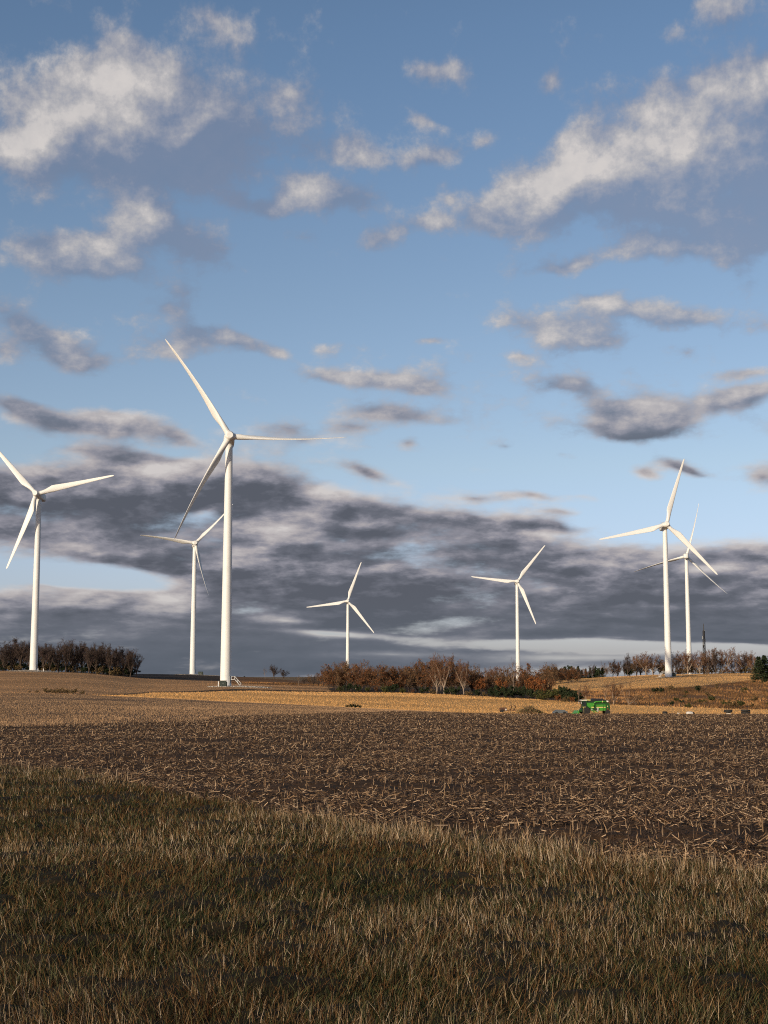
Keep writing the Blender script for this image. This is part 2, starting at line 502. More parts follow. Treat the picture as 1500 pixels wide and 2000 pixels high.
ORD = ['', 'first', 'second', 'third', 'fourth', 'fifth', 'sixth', 'seventh', 'eighth', 'ninth', 'tenth', 'eleventh', 'twelfth', 'thirteenth', 'fourteenth', 'fifteenth',
       'sixteenth', 'seventeenth', 'eighteenth', 'nineteenth', 'twentieth', 'twenty-first', 'twenty-second', 'twenty-third', 'twenty-fourth', 'twenty-fifth', 'twenty-sixth',
       'twenty-seventh', 'twenty-eighth', 'twenty-ninth', 'thirtieth']

# ---------------------------------------------------------------- terrain
# each column: photo x, then (forward distance, photo y of the ground there)
NEAR = [(0, 0.0), (12, 0.0), (25, -.06), (50, -.32), (80, -.70)]           # distance, height
COLS = [
    (-600, [(150, 1370), (230, 1356), (280, 1352), (350, 1341), (432, 1331), (520, 1322), (612, 1314), (700, 1314), (815, 1318), (1065, 1320), (1300, 1321), (2200, 1322)]),
    (0, [(150, 1370), (230, 1356), (280, 1352), (350, 1341), (432, 1331), (520, 1321), (612, 1311), (700, 1310), (815, 1314), (1065, 1319), (1300, 1321), (2200, 1322)]),
    (150, [(150, 1373), (230, 1358), (280, 1355), (350, 1345), (432, 1334), (520, 1324), (612, 1315), (700, 1313), (815, 1315), (1065, 1319), (1300, 1321), (2200, 1322)]),
    (300, [(150, 1377), (230, 1363), (280, 1365), (350, 1353), (432, 1344), (520, 1335), (612, 1328), (700, 1323), (815, 1316.5), (1065, 1319), (1300, 1321), (2200, 1322)]),
    (450, [(150, 1380), (220, 1371), (280, 1372), (350, 1357), (432, 1341), (520, 1337), (612, 1333), (700, 1328), (815, 1321), (1065, 1323), (1300, 1323), (2200, 1323)]),
    (600, [(150, 1384), (215, 1378), (280, 1378), (350, 1362), (432, 1347), (520, 1341), (612, 1337), (700, 1333), (815, 1331), (1065, 1331), (1300, 1330), (2200, 1324)]),
    (800, [(150, 1389), (215, 1388), (280, 1385), (350, 1366), (432, 1351), (520, 1347), (612, 1344), (700, 1342), (815, 1343), (1065, 1346), (1300, 1344), (2200, 1325)]),
    (1000, [(150, 1397), (215, 1398), (260, 1398.5), (300, 1389), (350, 1372), (432, 1357), (520, 1351), (612, 1346), (700, 1341), (815, 1336), (1065, 1333), (1300, 1330), (2200, 1323)]),
    (1150, [(150, 1398), (215, 1399), (260, 1400), (300, 1394), (340, 1377), (432, 1361), (520, 1351), (612, 1346), (700, 1331), (760, 1325), (815, 1325), (1065, 1325), (1300, 1324), (2200, 1322)]),
    (1300, [(150, 1399), (215, 1400.5), (260, 1401.5), (300, 1395.5), (340, 1381), (432, 1362), (520, 1344), (612, 1333), (700, 1323), (760, 1318), (815, 1318), (1065, 1319), (1300, 1320), (2200, 1321)]),
    (1500, [(150, 1399.5), (215, 1401), (260, 1401.5), (300, 1396.5), (340, 1384), (432, 1361), (520, 1345), (612, 1327), (700, 1320), (760, 1316), (815, 1315), (1065, 1313), (1300, 1314), (2200, 1318)]),
    (2100, [(150, 1399.5), (215, 1401), (260, 1401.5), (300, 1396.5), (340, 1384), (432, 1361), (520, 1345), (612, 1327), (700, 1320), (760, 1316), (815, 1315), (1065, 1313), (1300, 1314), (2200, 1318)]),
]


def pchip(x, y, q):
    x, y = np.asarray(x, float), np.asarray(y, float)
    h = np.diff(x)
    if y.ndim > 1:
        h = h[:, None]
    dl = np.diff(y, axis=0) / h
    m = np.zeros_like(y)
    w1, w2 = 2 * h[1:] + h[:-1], h[1:] + 2 * h[:-1]
    with np.errstate(all='ignore'):
        hm = (w1 + w2) / (w1 / dl[:-1] + w2 / dl[1:])
    m[1:-1] = np.where(dl[:-1] * dl[1:] > 0, hm, 0)
    m[0], m[-1] = dl[0], dl[-1]
    i = np.clip(np.searchsorted(x, q) - 1, 0, len(x) - 2)
    hh = x[i + 1] - x[i]
    t = (q - x[i]) / hh
    if y.ndim > 1:
        hh, t = hh[:, None], t[:, None]
    return ((1 + 2 * t) * (1 - t) ** 2) * y[i] + t * (1 - t) ** 2 * hh * m[i] + t * t * (3 - 2 * t) * y[i + 1] + t * t * (t - 1) * hh * m[i + 1]


GP = np.arange(-600, 2101, 10.0)
GLD = np.linspace(math.log(0.5), math.log(9000), 1200)
GD = np.exp(GLD)
_cols = []
for px, ks in COLS:
    ds = [d for d, _ in NEAR] + [d for d, _ in ks] + [5000, 9000]
    zs = [z for _, z in NEAR] + [EYE + ray(PW / 2, y)[1] * d for d, y in ks]
    zs += [zs[-1], zs[-1]]
    _cols.append(pchip(ds, zs, GD))
GZ = pchip([c[0] for c in COLS], np.array(_cols), GP)      # [photo column, distance]


def vnoise(x, y, seed=0):
    """smooth value noise 0..1"""
    xi, yi = np.floor(x).astype(np.int64), np.floor(y).astype(np.int64)
    fx, fy = x - xi, y - yi
    fx, fy = fx * fx * (3 - 2 * fx), fy * fy * (3 - 2 * fy)

    def h(a, b):
        n = (a * 374761393 + b * 668265263 + seed * 974711) & 0x7fffffff
        n = ((n ^ (n >> 13)) * 1274126177) & 0x7fffffff
        return ((n ^ (n >> 16)) & 0xffff) / 65535.0
    return (h(xi, yi) * (1 - fx) + h(xi + 1, yi) * fx) * (1 - fy) + (h(xi, yi + 1) * (1 - fx) + h(xi + 1, yi + 1) * fx) * fy


def fbm(x, y, oct=4, seed=0):
    s, a, t = 0, 1, 0
    for o in range(oct):
        s = s + a * vnoise(x * 2 ** o, y * 2 ** o, seed + o * 17)
        t += a
        a *= .5
    return s / t


def polar(x, y):
    """photo column and forward distance of a ground point"""
    az = np.clip(np.arctan2(x, y), -rad(27), rad(27))
    d = np.hypot(x, y) * np.cos(az)
    return PW / 2 + F * np.tan(az) * 1.0076, np.maximum(d, .5)


def lookup(px, d):
    i = np.clip((px - GP[0]) / 10.0, 0, len(GP) - 1.001)
    j = np.clip((np.log(d) - GLD[0]) / (GLD[1] - GLD[0]), 0, len(GLD) - 1.001)
    a, b = i.astype(int), j.astype(int)
    u, v = i - a, j - b
    return (GZ[a, b] * (1 - v) + GZ[a, b + 1] * v) * (1 - u) + (GZ[a + 1, b] * (1 - v) + GZ[a + 1, b + 1] * v) * u


def interp(tab, px):
    return np.interp(px, [t[0] for t in tab], [t[1] for t in tab])


def d_at(px, py, lo, hi):
    """distance at which the ground shows at a photo row"""
    ds = np.linspace(lo, hi, 600)
    z = lookup(np.full_like(ds, px), ds)
    tgt = EYE + ray(px, py)[1] * ds
    k = np.where(z >= tgt)[0]
    return ds[k[0]] if len(k) else hi


VERGE = [(p, d_at(p, y, 5, 60)) for p, y in ((-600, 1470), (0, 1502), (110, 1506), (200, 1520), (350, 1556), (560, 1592), (830, 1628), (1100, 1664), (1500, 1706), (2100, 1770))]
TILL = [(-600, 50), (0, 57), (200, 63), (400, 72), (600, 90), (800, 125), (950, 205), (1100, 246), (1500, 256), (2100, 256)]
CREST = [(-600, 256), (0, 258), (240, 246), (450, 236), (600, 232), (800, 240), (1000, 254), (1500, 264), (2100, 264)]
GOLD_FAR = [(-600, 200), (190, 258), (240, 300), (300, 352), (450, 382), (600, 402), (800, 412), (1000, 392), (1100, 372), (1200, 350), (1500, 338), (2100, 335)]
HILL = [(1000, 900), (1040, 760), (1060, 600), (1150, 545), (1250, 520), (1330, 525), (1400, 565), (1470, 600), (1500, 606), (2100, 640)]
HILL_FAR = 775


def zones(x, y):
    """0 verge, 1 tilled, 2 brown stubble, 3 dark strip, 4 gold, 5 brown field, 6 wood floor, 7 meadow, 8 gold hill, 9 far land, 10 dark ridge"""
    px, d = polar(x, y)
    wob = (fbm(x * .05, y * .05, 3, 5) - .5)
    z = np.zeros(len(x), int)
    dv = interp(VERGE, px) * (1 + .10 * (fbm(x * .9, y * .9, 3, 9) - .5))
    z[d > dv] = 1
    z[d > interp(TILL, px) * (1 + .25 * wob)] = 2
    cr = interp(CREST, px)
    z[d > cr - 10] = 3
    gf = interp(GOLD_FAR, px) + wob * 10
    z[(d > cr + 5)] = 4
    after = (d > np.maximum(gf, cr + 5))
    z[after] = 5
    z[after & (px < 640) & (d < gf + 14) & (px > 150)] = 3
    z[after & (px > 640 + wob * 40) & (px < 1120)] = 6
    z[after & (px > 1090 + wob * 60)] = 7
    z[(px > 1040) & (d > interp(HILL, px) + wob * 14)] = 8
    z[(d > HILL_FAR + wob * 10) & (px > 640)] = 9
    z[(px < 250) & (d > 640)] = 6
    z[(px >= 250) & (px <= 640) & (d > 645 + wob * 20)] = 10
    z[(px >= 430) & (px <= 640) & (d > 560 + wob * 40)] = 7
    z[d > 1000] = 9
    return z


def ground_z(x, y):
    x, y = np.asarray(x, float), np.asarray(y, float)
    px, d = polar(x, y)
    z = lookup(px, d)
    far = np.clip((d - 90) / 60, 0, 1)
    z = z + far * .22 * (fbm(x * .03, y * .03, 3, 3) - .5)
    near = np.clip((d - 3) / 4, 0, 1) * np.clip((120 - d) / 60, 0, 1)
    z = z + near * (.10 * (fbm(x * .6, y * .6, 3, 21) - .5))
    return z


def gz(x, y):
    return float(ground_z(np.array([x]), np.array([y]))[0])


def spot(px, d):
    """ground point under a photo column at a forward distance"""
    x = (px - PW / 2) / F * d / 1.0076
    return Vector((x, d, gz(x, d)))


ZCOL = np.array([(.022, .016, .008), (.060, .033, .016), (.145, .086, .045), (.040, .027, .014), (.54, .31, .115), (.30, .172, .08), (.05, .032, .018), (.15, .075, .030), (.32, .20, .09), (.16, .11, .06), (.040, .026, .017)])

azs = np.concatenate([np.arange(-180, -20, 2.0), np.arange(-20, 20.01, 0.1), np.arange(22, 180, 2.0)])
rs = np.concatenate([[0.3, 1.0, 2.0, 3.0, 3.6], 4.0 * 1.008 ** np.arange(0, 722), np.geomspace(1290, 16000, 40)])
A, R = np.meshgrid(np.radians(azs), rs, indexing='ij')
gx, gy = (R * np.sin(A)).ravel(), (R * np.cos(A)).ravel()
gzz = ground_z(gx, gy)
zid = zones(gx, gy)
till = np.isin(zid, [0, 1]) & (np.hypot(gx, gy) < 120)
gzz = gzz + till * .11 * (fbm(gx * 3.1, gy * 3.1, 4, 40) - .5)
gcol = ZCOL[zid] * np.where(np.isin(zid, [2, 4, 5, 8]), 1 + .9 * (fbm(gx * .006, gy * .05, 3, 52) - .5), 1)[:, None] * (0.75 + .5 * fbm(gx * .12, gy * .12, 4, 8))[:, None]
na, nr = len(azs), len(rs)
idx = np.arange(na * nr).reshape(na, nr)
nxt = np.roll(idx, -1, axis=0)
gf = np.stack([idx[:, :-1].ravel(), idx[:, 1:].ravel(), nxt[:, 1:].ravel(), nxt[:, :-1].ravel()], 1)
m_ground = material('soil and turf', (1, 1, 1), .95, var=.35, scale=1.7, bump=.05, bscale=5.0, tint=True, spec=.1, detail=8)
g = mesh('ground', np.stack([gx, gy, gzz], 1), gf[:, ::-1].copy(), m_ground, None, True, gcol)
tag(g, 'brown rolling farmland with tilled, stubble and grassy fields', 'ground', kind='structure')

# ---------------------------------------------------------------- materials
m_white = material('white painted steel', (.63, .64, .64), .5, var=.04, scale=.35, spec=.35)
m_blade = material('white blade laminate', (.63, .64, .64), .45, var=.03, scale=.3, spec=.4)
m_grey = material('grey painted steel', (.30, .31, .31), .5, var=.08)
m_darkmetal = material('dark green cabinet paint', (.030, .042, .036), .5, var=.2, scale=3)
m_conc = material('concrete', (.34, .32, .29), .9, var=.2, scale=3, bump=.01)
m_gravel = material('crushed stone', (1, 1, 1), .9, tint=True, var=.15, scale=6)
m_bark = material('grey brown bark', (.075, .055, .044), .9, var=.3, scale=1.2, spec=.1)
m_palebark = material('pale bark', (.26, .20, .155), .9, var=.3, scale=1.2, spec=.1)  # bark that is pale in its own colour
m_twig = material('brown twigs', (1, 1, 1), .9, tint=True, spec=.1)
m_leaf = material('autumn leaves', (1, 1, 1), .8, tint=True, spec=.15, trans=.25)
m_straw = material('dry straw', (1, 1, 1), .75, tint=True, spec=.2, trans=.15)
m_grass = material('grass blades', (1, 1, 1), .75, tint=True, spec=.12, trans=.22)

# ---------------------------------------------------------------- wind turbines


def blade_mesh(name, length, pitch, bend):
    """blade along +Z; -Y is the windward side; the trailing edge lies on -X"""
    secs = []
    for r in list(np.linspace(0.9, 4, 5)) + list(np.linspace(5, length * .95, 22)) + [length * .975, length * .992, length]:
        t = r / length
        chord = np.interp(t, [0, .09, .14, .22, .4, .7, .93, .98, 1], [1.9, 1.9, 2.3, 3.2, 2.5, 1.6, .95, .75, .2])
        thick = np.interp(t, [0, .09, .14, .22, .4, .7, .93, 1], [1.9, 1.9, 1.65, 1.05, .62, .32, .14, .05])
        rnd = np.clip((.20 - t) / .12, 0, 1)
        tw = rad(np.interp(t, [0, .2, .5, 1], [13, 12, 4, 0])) + pitch
        by = -bend * max(0, (t - .15) / .85) ** 2
        ring = []
        n = 14
        for k in range(n):
            a = 2 * math.pi * k / n
            cx = math.cos(a)
            af = math.sqrt(max(0, 1 - cx * cx)) * (.75 + .36 * cx)
            X = chord * (cx * .5 - .22 * (1 - rnd))
            Y = thick * .5 * (math.sin(a) * rnd + (1 - rnd) * math.copysign(min(1, af), math.sin(a)))
            ring.append((X, Y))
        cb, sb = math.cos(pitch), math.sin(pitch)
        c, s_ = math.cos(tw), math.sin(tw)
        secs.append([(X * c - Y * s_ - by * sb, X * s_ + Y * c + by * cb, r) for X, Y in ring])
    mb = MB()
    n = len(secs[0])
    vs = [p for s in secs for p in s]
    fs = [(i * n + k, i * n + (k + 1) % n, (i + 1) * n + (k + 1) % n, (i + 1) * n + k) for i in range(len(secs) - 1) for k in range(n)]
    fs += [tuple(range(n - 1, -1, -1)), tuple(range((len(secs) - 1) * n, len(secs) * n))]
    return mb.add(vs, fs)


def turbine(label, base_px, d, hub_px, tips, yaw, pitch, bend, r_base=1.82, r_top=1.16, extras=(), tilt=4.0, blade_len=None, tint_mat=None):
    b = spot(base_px, d)
    hub_top = at(hub_px[0], hub_px[1], d)
    root = tag(empty('wind_turbine', b), label, 'wind turbine', 'wind turbines standing in the fields')
    H = hub_top.z - b.z
    top = H - 1.9
    # tower: three rolled sections with slight flanges
    prof = [(r_base + .12, -.4), (r_base + .12, .18), (r_base, .2)]
    for i in range(1, 31):
        t = i / 30
        r = r_base + (r_top - r_base) * t
        prof.append((r, .2 + (top - .2) * t))
    mb = MB().lathe(prof, 40)
    tower = mb.build('tower', m_white, root, True)
    # frame of the rotor
    y = rad(yaw)
    a = Vector((math.sin(y) * math.cos(rad(tilt)), -math.cos(y) * math.cos(rad(tilt)), math.sin(rad(tilt))))
    e1 = Vector((math.cos(y), math.sin(y), 0))
    e2 = e1.cross(-a)
    nac = Vector((0, 0, H))
    over = 4.0
    hub = nac + a * over
    frame = Matrix((e1, -a, e2)).transposed().to_4x4()      # local x right, y leeward, z up
    # nacelle
    mb = MB()
    prof = [(-2.2, 1.05, 1.0), (-2.0, 1.45, 1.45), (-.5, 1.75, 1.8), (4.5, 1.75, 1.8), (6.0, 1.55, 1.6), (6.5, 1.15, 1.15)]
    vs, n = [], 20
    for (yy, hw, hh) in prof:
        for k in range(n):
            an = 2 * math.pi * k / n
            c, s = math.cos(an), math.sin(an)
            vs.append((hw * math.copysign(abs(c) ** .45, c), yy, hh * math.copysign(abs(s) ** .45, s) - .1))
    fs = [(i * n + k, (i + 1) * n + k, (i + 1) * n + (k + 1) % n, i * n + (k + 1) % n) for i in range(len(prof) - 1) for k in range(n)]
    fs += [tuple(range(n)), tuple(range(len(prof) * n - 1, (len(prof) - 1) * n - 1, -1))]
    o = mb.add(vs, fs).build('nacelle', m_white, root, True)
    o.matrix_basis = Matrix.Translation(nac) @ frame
    mb = MB().tube([(0, 5.2, 1.6), (0, 5.2, 2.9)], .06).tube([(-.7, 5.2, 2.9), (.7, 5.2, 2.9)], .06).lathe([(.12, 2.9), (.16, 3.05), (.1, 3.25)], 8, origin=(.7, 5.2, 0)).box(-.95, -.55, 5.1, 5.3, 2.9, 3.1)
    w = mb.build('wind_vane', m_grey, o)
    # spinner with flat nose
    mb = MB().lathe([(1.25, 1.6), (1.5, 1.4), (1.62, .6), (1.55, -.9), (1.15, -1.75), (1.05, -1.9)], 28, 'Y')
    o = mb.build('hub', m_white, root, True)
    o.matrix_basis = Matrix.Translation(hub) @ frame
    cap = MB().lathe([(1.02, -1.88), (1.02, -2.0), (.95, -2.06)], 28, 'Y').build('nose_cap', m_white, o)
    # blades, aimed at the tips seen in the photograph
    wh = b + hub
    L0 = blade_len or H * .466
    camp = Vector((0, 0, EYE))
    for (tx, ty) in tips:
        dr = at(tx, ty, 1.0) - camp
        k = (wh - camp).dot(a) / dr.dot(a)
        p = camp + dr * k - wh
        ph = math.atan2(p.dot(e2), p.dot(e1))
        ph += -math.sin(-rad(pitch)) * bend / L0
        dirv = e1 * math.cos(ph) + e2 * math.sin(ph)
        yv = -a
        xv = yv.cross(dirv)
        o = blade_mesh('blade', L0, rad(pitch), bend).build('blade', m_blade, root, True)
        o.matrix_basis = Matrix.Translation(hub) @ Matrix((xv, yv, dirv)).transposed().to_4x4()
        col = MB().lathe([(1.02, .85), (1.06, 1.3), (1.06, 1.75), (.98, 1.8)], 20).build('blade_root', m_white, o, True)
    # door facing the sun side of the tower
    dm = MB().box(-.45, .45, -.06, .06, 0, 2.1, .02).build('door', m_grey, tower)
    dm.location = (r_base * math.sin(rad(62)), -r_base * math.cos(rad(62)), 1.2)
    dm.rotation_euler = (0, 0, rad(62))
    if extras:
        mb = MB()
        for s in (-.5, .5):
            mb.tube([(1.9, s - .9, 2.3), (3.0, s - .9, 2.3), (5.0, s - .9, 0)], .05).tube([(1.9, s - .9, 3.2), (3.0, s - .9, 3.2), (5.0, s - .9, 1.0)], .04)
            for q in (2.0, 3.0, 4.0, 5.0):
                h0 = 2.3 if q <= 3 else 2.3 * (5 - q) / 2
                mb.tube([(q, s - .9, h0), (q, s - .9, h0 + .95)], .04)
        mb.box(1.8, 3.0, -1.4, -.4, 2.2, 2.3)
        for i in range(8):
            q = 3.1 + i * .24
            mb.box(q, q + .26, -1.4, -.4, 2.1 - i * .275, 2.15 - i * .275)
        st = mb.build('stairs', m_white, root)
        if 'stairs_left' in extras:
            st.rotation_euler = (0, 0, rad(195))
    return root


T3 = turbine('tallest nearest white wind turbine with thin edge-on blades and stairs at its foot', 441, 432, (447, 858), [(330, 675), (671, 855), (343, 1049)], 9, -66, 2.6, blade_len=38.4, extras=('stairs',))
T1 = turbine('leftmost white wind turbine on a gravel mound beside the bare wood', 65, 612, (71, 968), [(-40, 838), (218, 931), (12, 1114)], -3, 4, .8, blade_len=37.0)
T2 = turbine('white wind turbine half hidden behind the tallest turbine, cabinet beside its foot', 376, 815, (378, 1063), [(263, 1044), (456, 984), (410, 1172)], 12, -58, 2.0, blade_len=33.6)
T4 = turbine('smallest farthest white wind turbine rising behind the left end of the russet wood', 679, 1187, (679, 1175), [(598, 1186), (706, 1098), (729, 1235)], 0, 4, .6, blade_len=37)
T5 = turbine('white wind turbine rising from the middle of the russet wood, single turbine there', 1012, 1065, (1010, 1137), [(920, 1126), (1065, 1065), (1047, 1221)], 0, 4, .6)
T6 = turbine('white wind turbine standing on the golden stubble hill at right', 1306, 703, (1298, 1027), [(1177, 1052), (1336, 897), (1399, 1122)], 2, 8, .8, extras=('stairs_left',))
T7 = turbine('white wind turbine with dark thin blades turned away, behind the hilltop trees', 1347, 916, (1341, 1086), [(1245, 1115), (1364, 987), (1408, 1148)], 165, 110, 1.8)


# ---------------------------------------------------------------- trees


def tube_arrays(segs, n):
    """many tapered sticks at once: rows of (p0, p1, r0, r1)"""
    p0 = np.array([s[0] for s in segs])
    p1 = np.array([s[1] for s in segs])
    r0 = np.array([s[2] for s in segs])[:, None]
    r1 = np.array([s[3] for s in segs])[:, None]
    d = p1 - p0
    d /= np.linalg.norm(d, axis=1, keepdims=True) + 1e-9
    ref = np.where(np.abs(d[:, 2:3]) < .9, np.array([[0, 0, 1.0]]), np.array([[1.0, 0, 0]]))
    u = np.cross(d, ref)
    u /= np.linalg.norm(u, axis=1, keepdims=True) + 1e-9
    w = np.cross(d, u)
    vs = np.zeros((len(segs), 2 * n, 3))
    for k in range(n):
        a = 2 * math.pi * k / n
        o = u * math.cos(a) + w * math.sin(a)
        vs[:, k] = p0 + o * r0
        vs[:, n + k] = p1 + o * r1
    b = (np.arange(len(segs)) * 2 * n)[:, None, None]
    f = np.array([(k, (k + 1) % n, n + (k + 1) % n, n + k) for k in range(n)])[None] + b
    return vs.reshape(-1, 3), f.reshape(-1, 4)


def leaf_arrays(pts, size, r):
    """loose leaf-sized quads round the given points"""
    k = len(pts)
    a = r.normal(size=(k, 3))
    a /= np.linalg.norm(a, axis=1, keepdims=True)
    b = np.cross(a, r.normal(size=(k, 3)))
    b /= np.linalg.norm(b, axis=1, keepdims=True)
    s = (size * r.uniform(.6, 1.4, k))[:, None]
    v = np.stack([pts - a * s, pts - b * s * .6, pts + a * s, pts + b * s * .6], 1)
    return v.reshape(-1, 3), np.arange(k * 4).reshape(-1, 4)


def unit(v):
    return v / (np.linalg.norm(v) + 1e-9)


def grow_tree(seed, fork=.3, limbs=6, spread=32, br=7, tw=7, sub=2, lean=.0, thick=.020, up=.35):
    """skeleton of a tree one unit tall: heavy sticks, fine twigs, twig ends"""
    r = np.random.default_rng(seed)
    heavy, fine, ends = [], [], []

    def bough(p, d, ln, r0, r1, k, lst, wander=.18, lift=.0):
        pts = [p]
        for i in range(k):
            d = unit(d + r.normal(size=3) * wander + np.array([0, 0, lift]))
            q = p + d * ln / k
            a, b = r0 + (r1 - r0) * i / k, r0 + (r1 - r0) * (i + 1) / k
            lst.append((p, q, a, b))
            p = q
            pts.append(p)
        return pts, d
    trunk, td = bough(np.zeros(3) - np.array([0, 0, .03]), unit(np.array([r.normal() * .05 + lean, r.normal() * .05, 1])), fork + .03, thick * 1.25, thick, 3, heavy, .06)
    top = trunk[-1]
    for i in range(limbs):
        a = 2 * math.pi * (i + r.uniform(-.3, .3)) / limbs
        sp = rad(spread * r.uniform(.35, 1.2)) if i else rad(6)
        d = np.array([math.sin(sp) * math.cos(a), math.sin(sp) * math.sin(a), math.cos(sp)])
        start = top if i < 3 else trunk[2] + (top - trunk[2]) * r.uniform(.0, 1)
        ln = (1 - fork) * r.uniform(.72, .98) * (1.0 if i == 0 else .92)
        pts, _ = bough(start, d, ln, thick * .62, thick * .12, 5, heavy, .14, .06)
        for j in range(br):
            t = r.uniform(.18, 1.0)
            kk = min(int(t * 5), 4)
            p = pts[kk] + (pts[kk + 1] - pts[kk]) * (t * 5 - kk)
            od = unit(pts[kk + 1] - pts[kk])
            d2 = unit(od * .75 + r.normal(size=3) * .65 + np.array([0, 0, up]))
            l2 = ln * r.uniform(.22, .42) * (1.15 - .5 * t)
            pb, _ = bough(p, d2, l2, thick * .26, thick * .12, 3, fine, .2, .05)
            for _q in range(tw):
                t2 = r.uniform(.2, 1)
                k2 = min(int(t2 * 3), 2)
                p2 = pb[k2] + (pb[k2 + 1] - pb[k2]) * (t2 * 3 - k2)
                d3 = unit(d2 * .6 + r.normal(size=3) * .6 + np.array([0, 0, up]))
                l3 = r.uniform(.05, .10)
                pc, dd = bough(p2, d3, l3, thick * .13, thick * .085, 2, fine, .15)
                ends.append(pc[-1])
                for _s in range(sub):
                    d4 = unit(d3 + r.normal(size=3) * .6)
                    l4 = r.uniform(.03, .06)
                    fine.append((pc[1], pc[1] + d4 * l4, thick * .095, thick * .06))
                    ends.append(pc[1] + d4 * l4)
    return heavy, fine, np.array(ends), r


KINDS = {}


def finish_kind(key, name, heavy, crown_v, crown_f, tint, bark, leafmat):
    zmax = max(crown_v[:, 2].max(), 1e-3)
    parts = []
    if heavy:
        hv, hf = tube_arrays(heavy, 6)
        parts.append(('trunk', hv / zmax, hf, bark, None))
    parts.append(('crown', crown_v / zmax, crown_f, leafmat, tint))
    KINDS.setdefault(key, []).append((name, parts, []))


def cat_arrays(*vf):
    vs, fs, b = [], [], 0
    for v, f in vf:
        vs.append(v)
        fs.append(f + b)
        b += len(v)
    return np.concatenate(vs), np.concatenate(fs)


def tint_of(n, base, spread, r, per=4):
    k = n // per
    c = np.array(base)[None] * r.uniform(1 - spread, 1 + spread, (k, 1)) * r.uniform(.85, 1.15, (k, 3))
    return np.repeat(c, per, axis=0)


def tree_kind(key, name, seeds, twig=(.085, .060, .050), leaves=0, leaf_cols=(), leaf_size=.02, bark=None, drop=0.0, **kw):
    for sd in seeds:
        heavy, fine, ends, r = grow_tree(sd, **kw)
        fv, ff = tube_arrays(fine, 3)
        ft = tint_of(len(fv), twig, .35, r, 6)
        if leaves:
            base = ends[r.integers(0, len(ends), leaves)]
            # clumps: some boughs keep their leaves, others are nearly bare
            keep = (vnoise(base[:, 0] * 9 + base[:, 2] * 5, base[:, 1] * 9 + base[:, 2] * 4, sd) > drop)
            base = base[keep] + r.normal(size=(keep.sum(), 3)) * .022
            lv, lf = leaf_arrays(base, leaf_size, r)
            cc = np.array(leaf_cols)[r.integers(0, len(leaf_cols), len(base))]
            cc = cc * r.uniform(.6, 1.4, (len(base), 1))
            v, f = cat_arrays((fv, ff), (lv, lf))
            finish_kind(key, name, heavy, v, f, np.concatenate([ft, np.repeat(cc, 4, axis=0)]), bark or m_bark, m_leaf)
        else:
            finish_kind(key, name, heavy, fv, ff, ft, bark or m_bark, m_twig)


tree_kind('bare', 'bare_tree', (1, 2, 3, 4, 5, 6), twig=(.062, .044, .038), up=.55, limbs=8, br=10, tw=7, sub=3, spread=36, fork=.16)
tree_kind('bare_light', 'bare_tree', (11, 12, 13, 14), twig=(.150, .080, .047), bark=m_palebark, limbs=8, br=10, tw=7, sub=3, spread=36, fork=.16)
tree_kind('slim', 'bare_tree', (21, 22), twig=(.13, .085, .058), bark=m_palebark, limbs=5, br=7, tw=5, sub=1, spread=20, fork=.3, thick=.014)
RUS = [(.18, .072, .028), (.13, .058, .027), (.23, .090, .033), (.095, .050, .029), (.13, .078, .043), (.085, .055, .035)]
ORG = [(.30, .115, .036), (.24, .09, .032), (.19, .07, .03), (.14, .065, .03)]
DUL = [(.15, .090, .045), (.12, .070, .036), (.18, .10, .05)]
OLV = [(.055, .070, .024), (.075, .080, .028), (.11, .090, .035)]
DRK = [(.020, .034, .018), (.030, .044, .020), (.045, .055, .026)]
tree_kind('russet', 'autumn_tree', (31, 32, 33, 34), twig=(.13, .075, .045), leaves=2600, leaf_cols=RUS, leaf_size=.020, drop=.30, fork=.07, limbs=8, spread=48, br=8, tw=5, sub=1, thick=.016)
tree_kind('dull', 'autumn_tree', (41, 42, 43), twig=(.15, .095, .06), leaves=1800, leaf_cols=DUL, leaf_size=.018, drop=.36, fork=.10, limbs=8, spread=44, br=9, tw=6, sub=1, thick=.016)
tree_kind('orange', 'autumn_tree', (51, 52), twig=(.16, .085, .04), leaves=3200, leaf_cols=ORG, leaf_size=.026, drop=.25, fork=.12, limbs=7, spread=46, br=7, tw=5, sub=1, thick=.016)
tree_kind('olive', 'green_shrub', (61, 62, 63), twig=(.06, .05, .03), leaves=3600, leaf_cols=OLV, leaf_size=.036, drop=.18, fork=.05, limbs=9, spread=62, br=6, tw=5, sub=1, thick=.018, up=.15)
tree_kind('dark', 'evergreen_shrub', (71, 72, 73), twig=(.04, .035, .025), leaves=4200, leaf_cols=DRK, leaf_size=.036, drop=.15, fork=.05, limbs=9, spread=52, br=6, tw=5, sub=1, thick=.018, up=.3)
tree_kind('bramble', 'bare_shrub', (81, 82, 83), twig=(.20, .120, .070), bark=m_palebark, leaves=500, leaf_cols=DUL, leaf_size=.022, drop=.4, fork=.06, limbs=11, spread=62, br=7, tw=5, sub=2, thick=.014, up=.2)
tree_kind('dry', 'dry_bush', (91, 92), twig=(.16, .11, .06), leaves=1500, leaf_cols=[(.16, .11, .05), (.11, .08, .04), (.22, .15, .07)], leaf_size=.04, drop=.2, fork=.05, limbs=10, spread=70, br=6, tw=4, sub=1, thick=.02, up=.3)


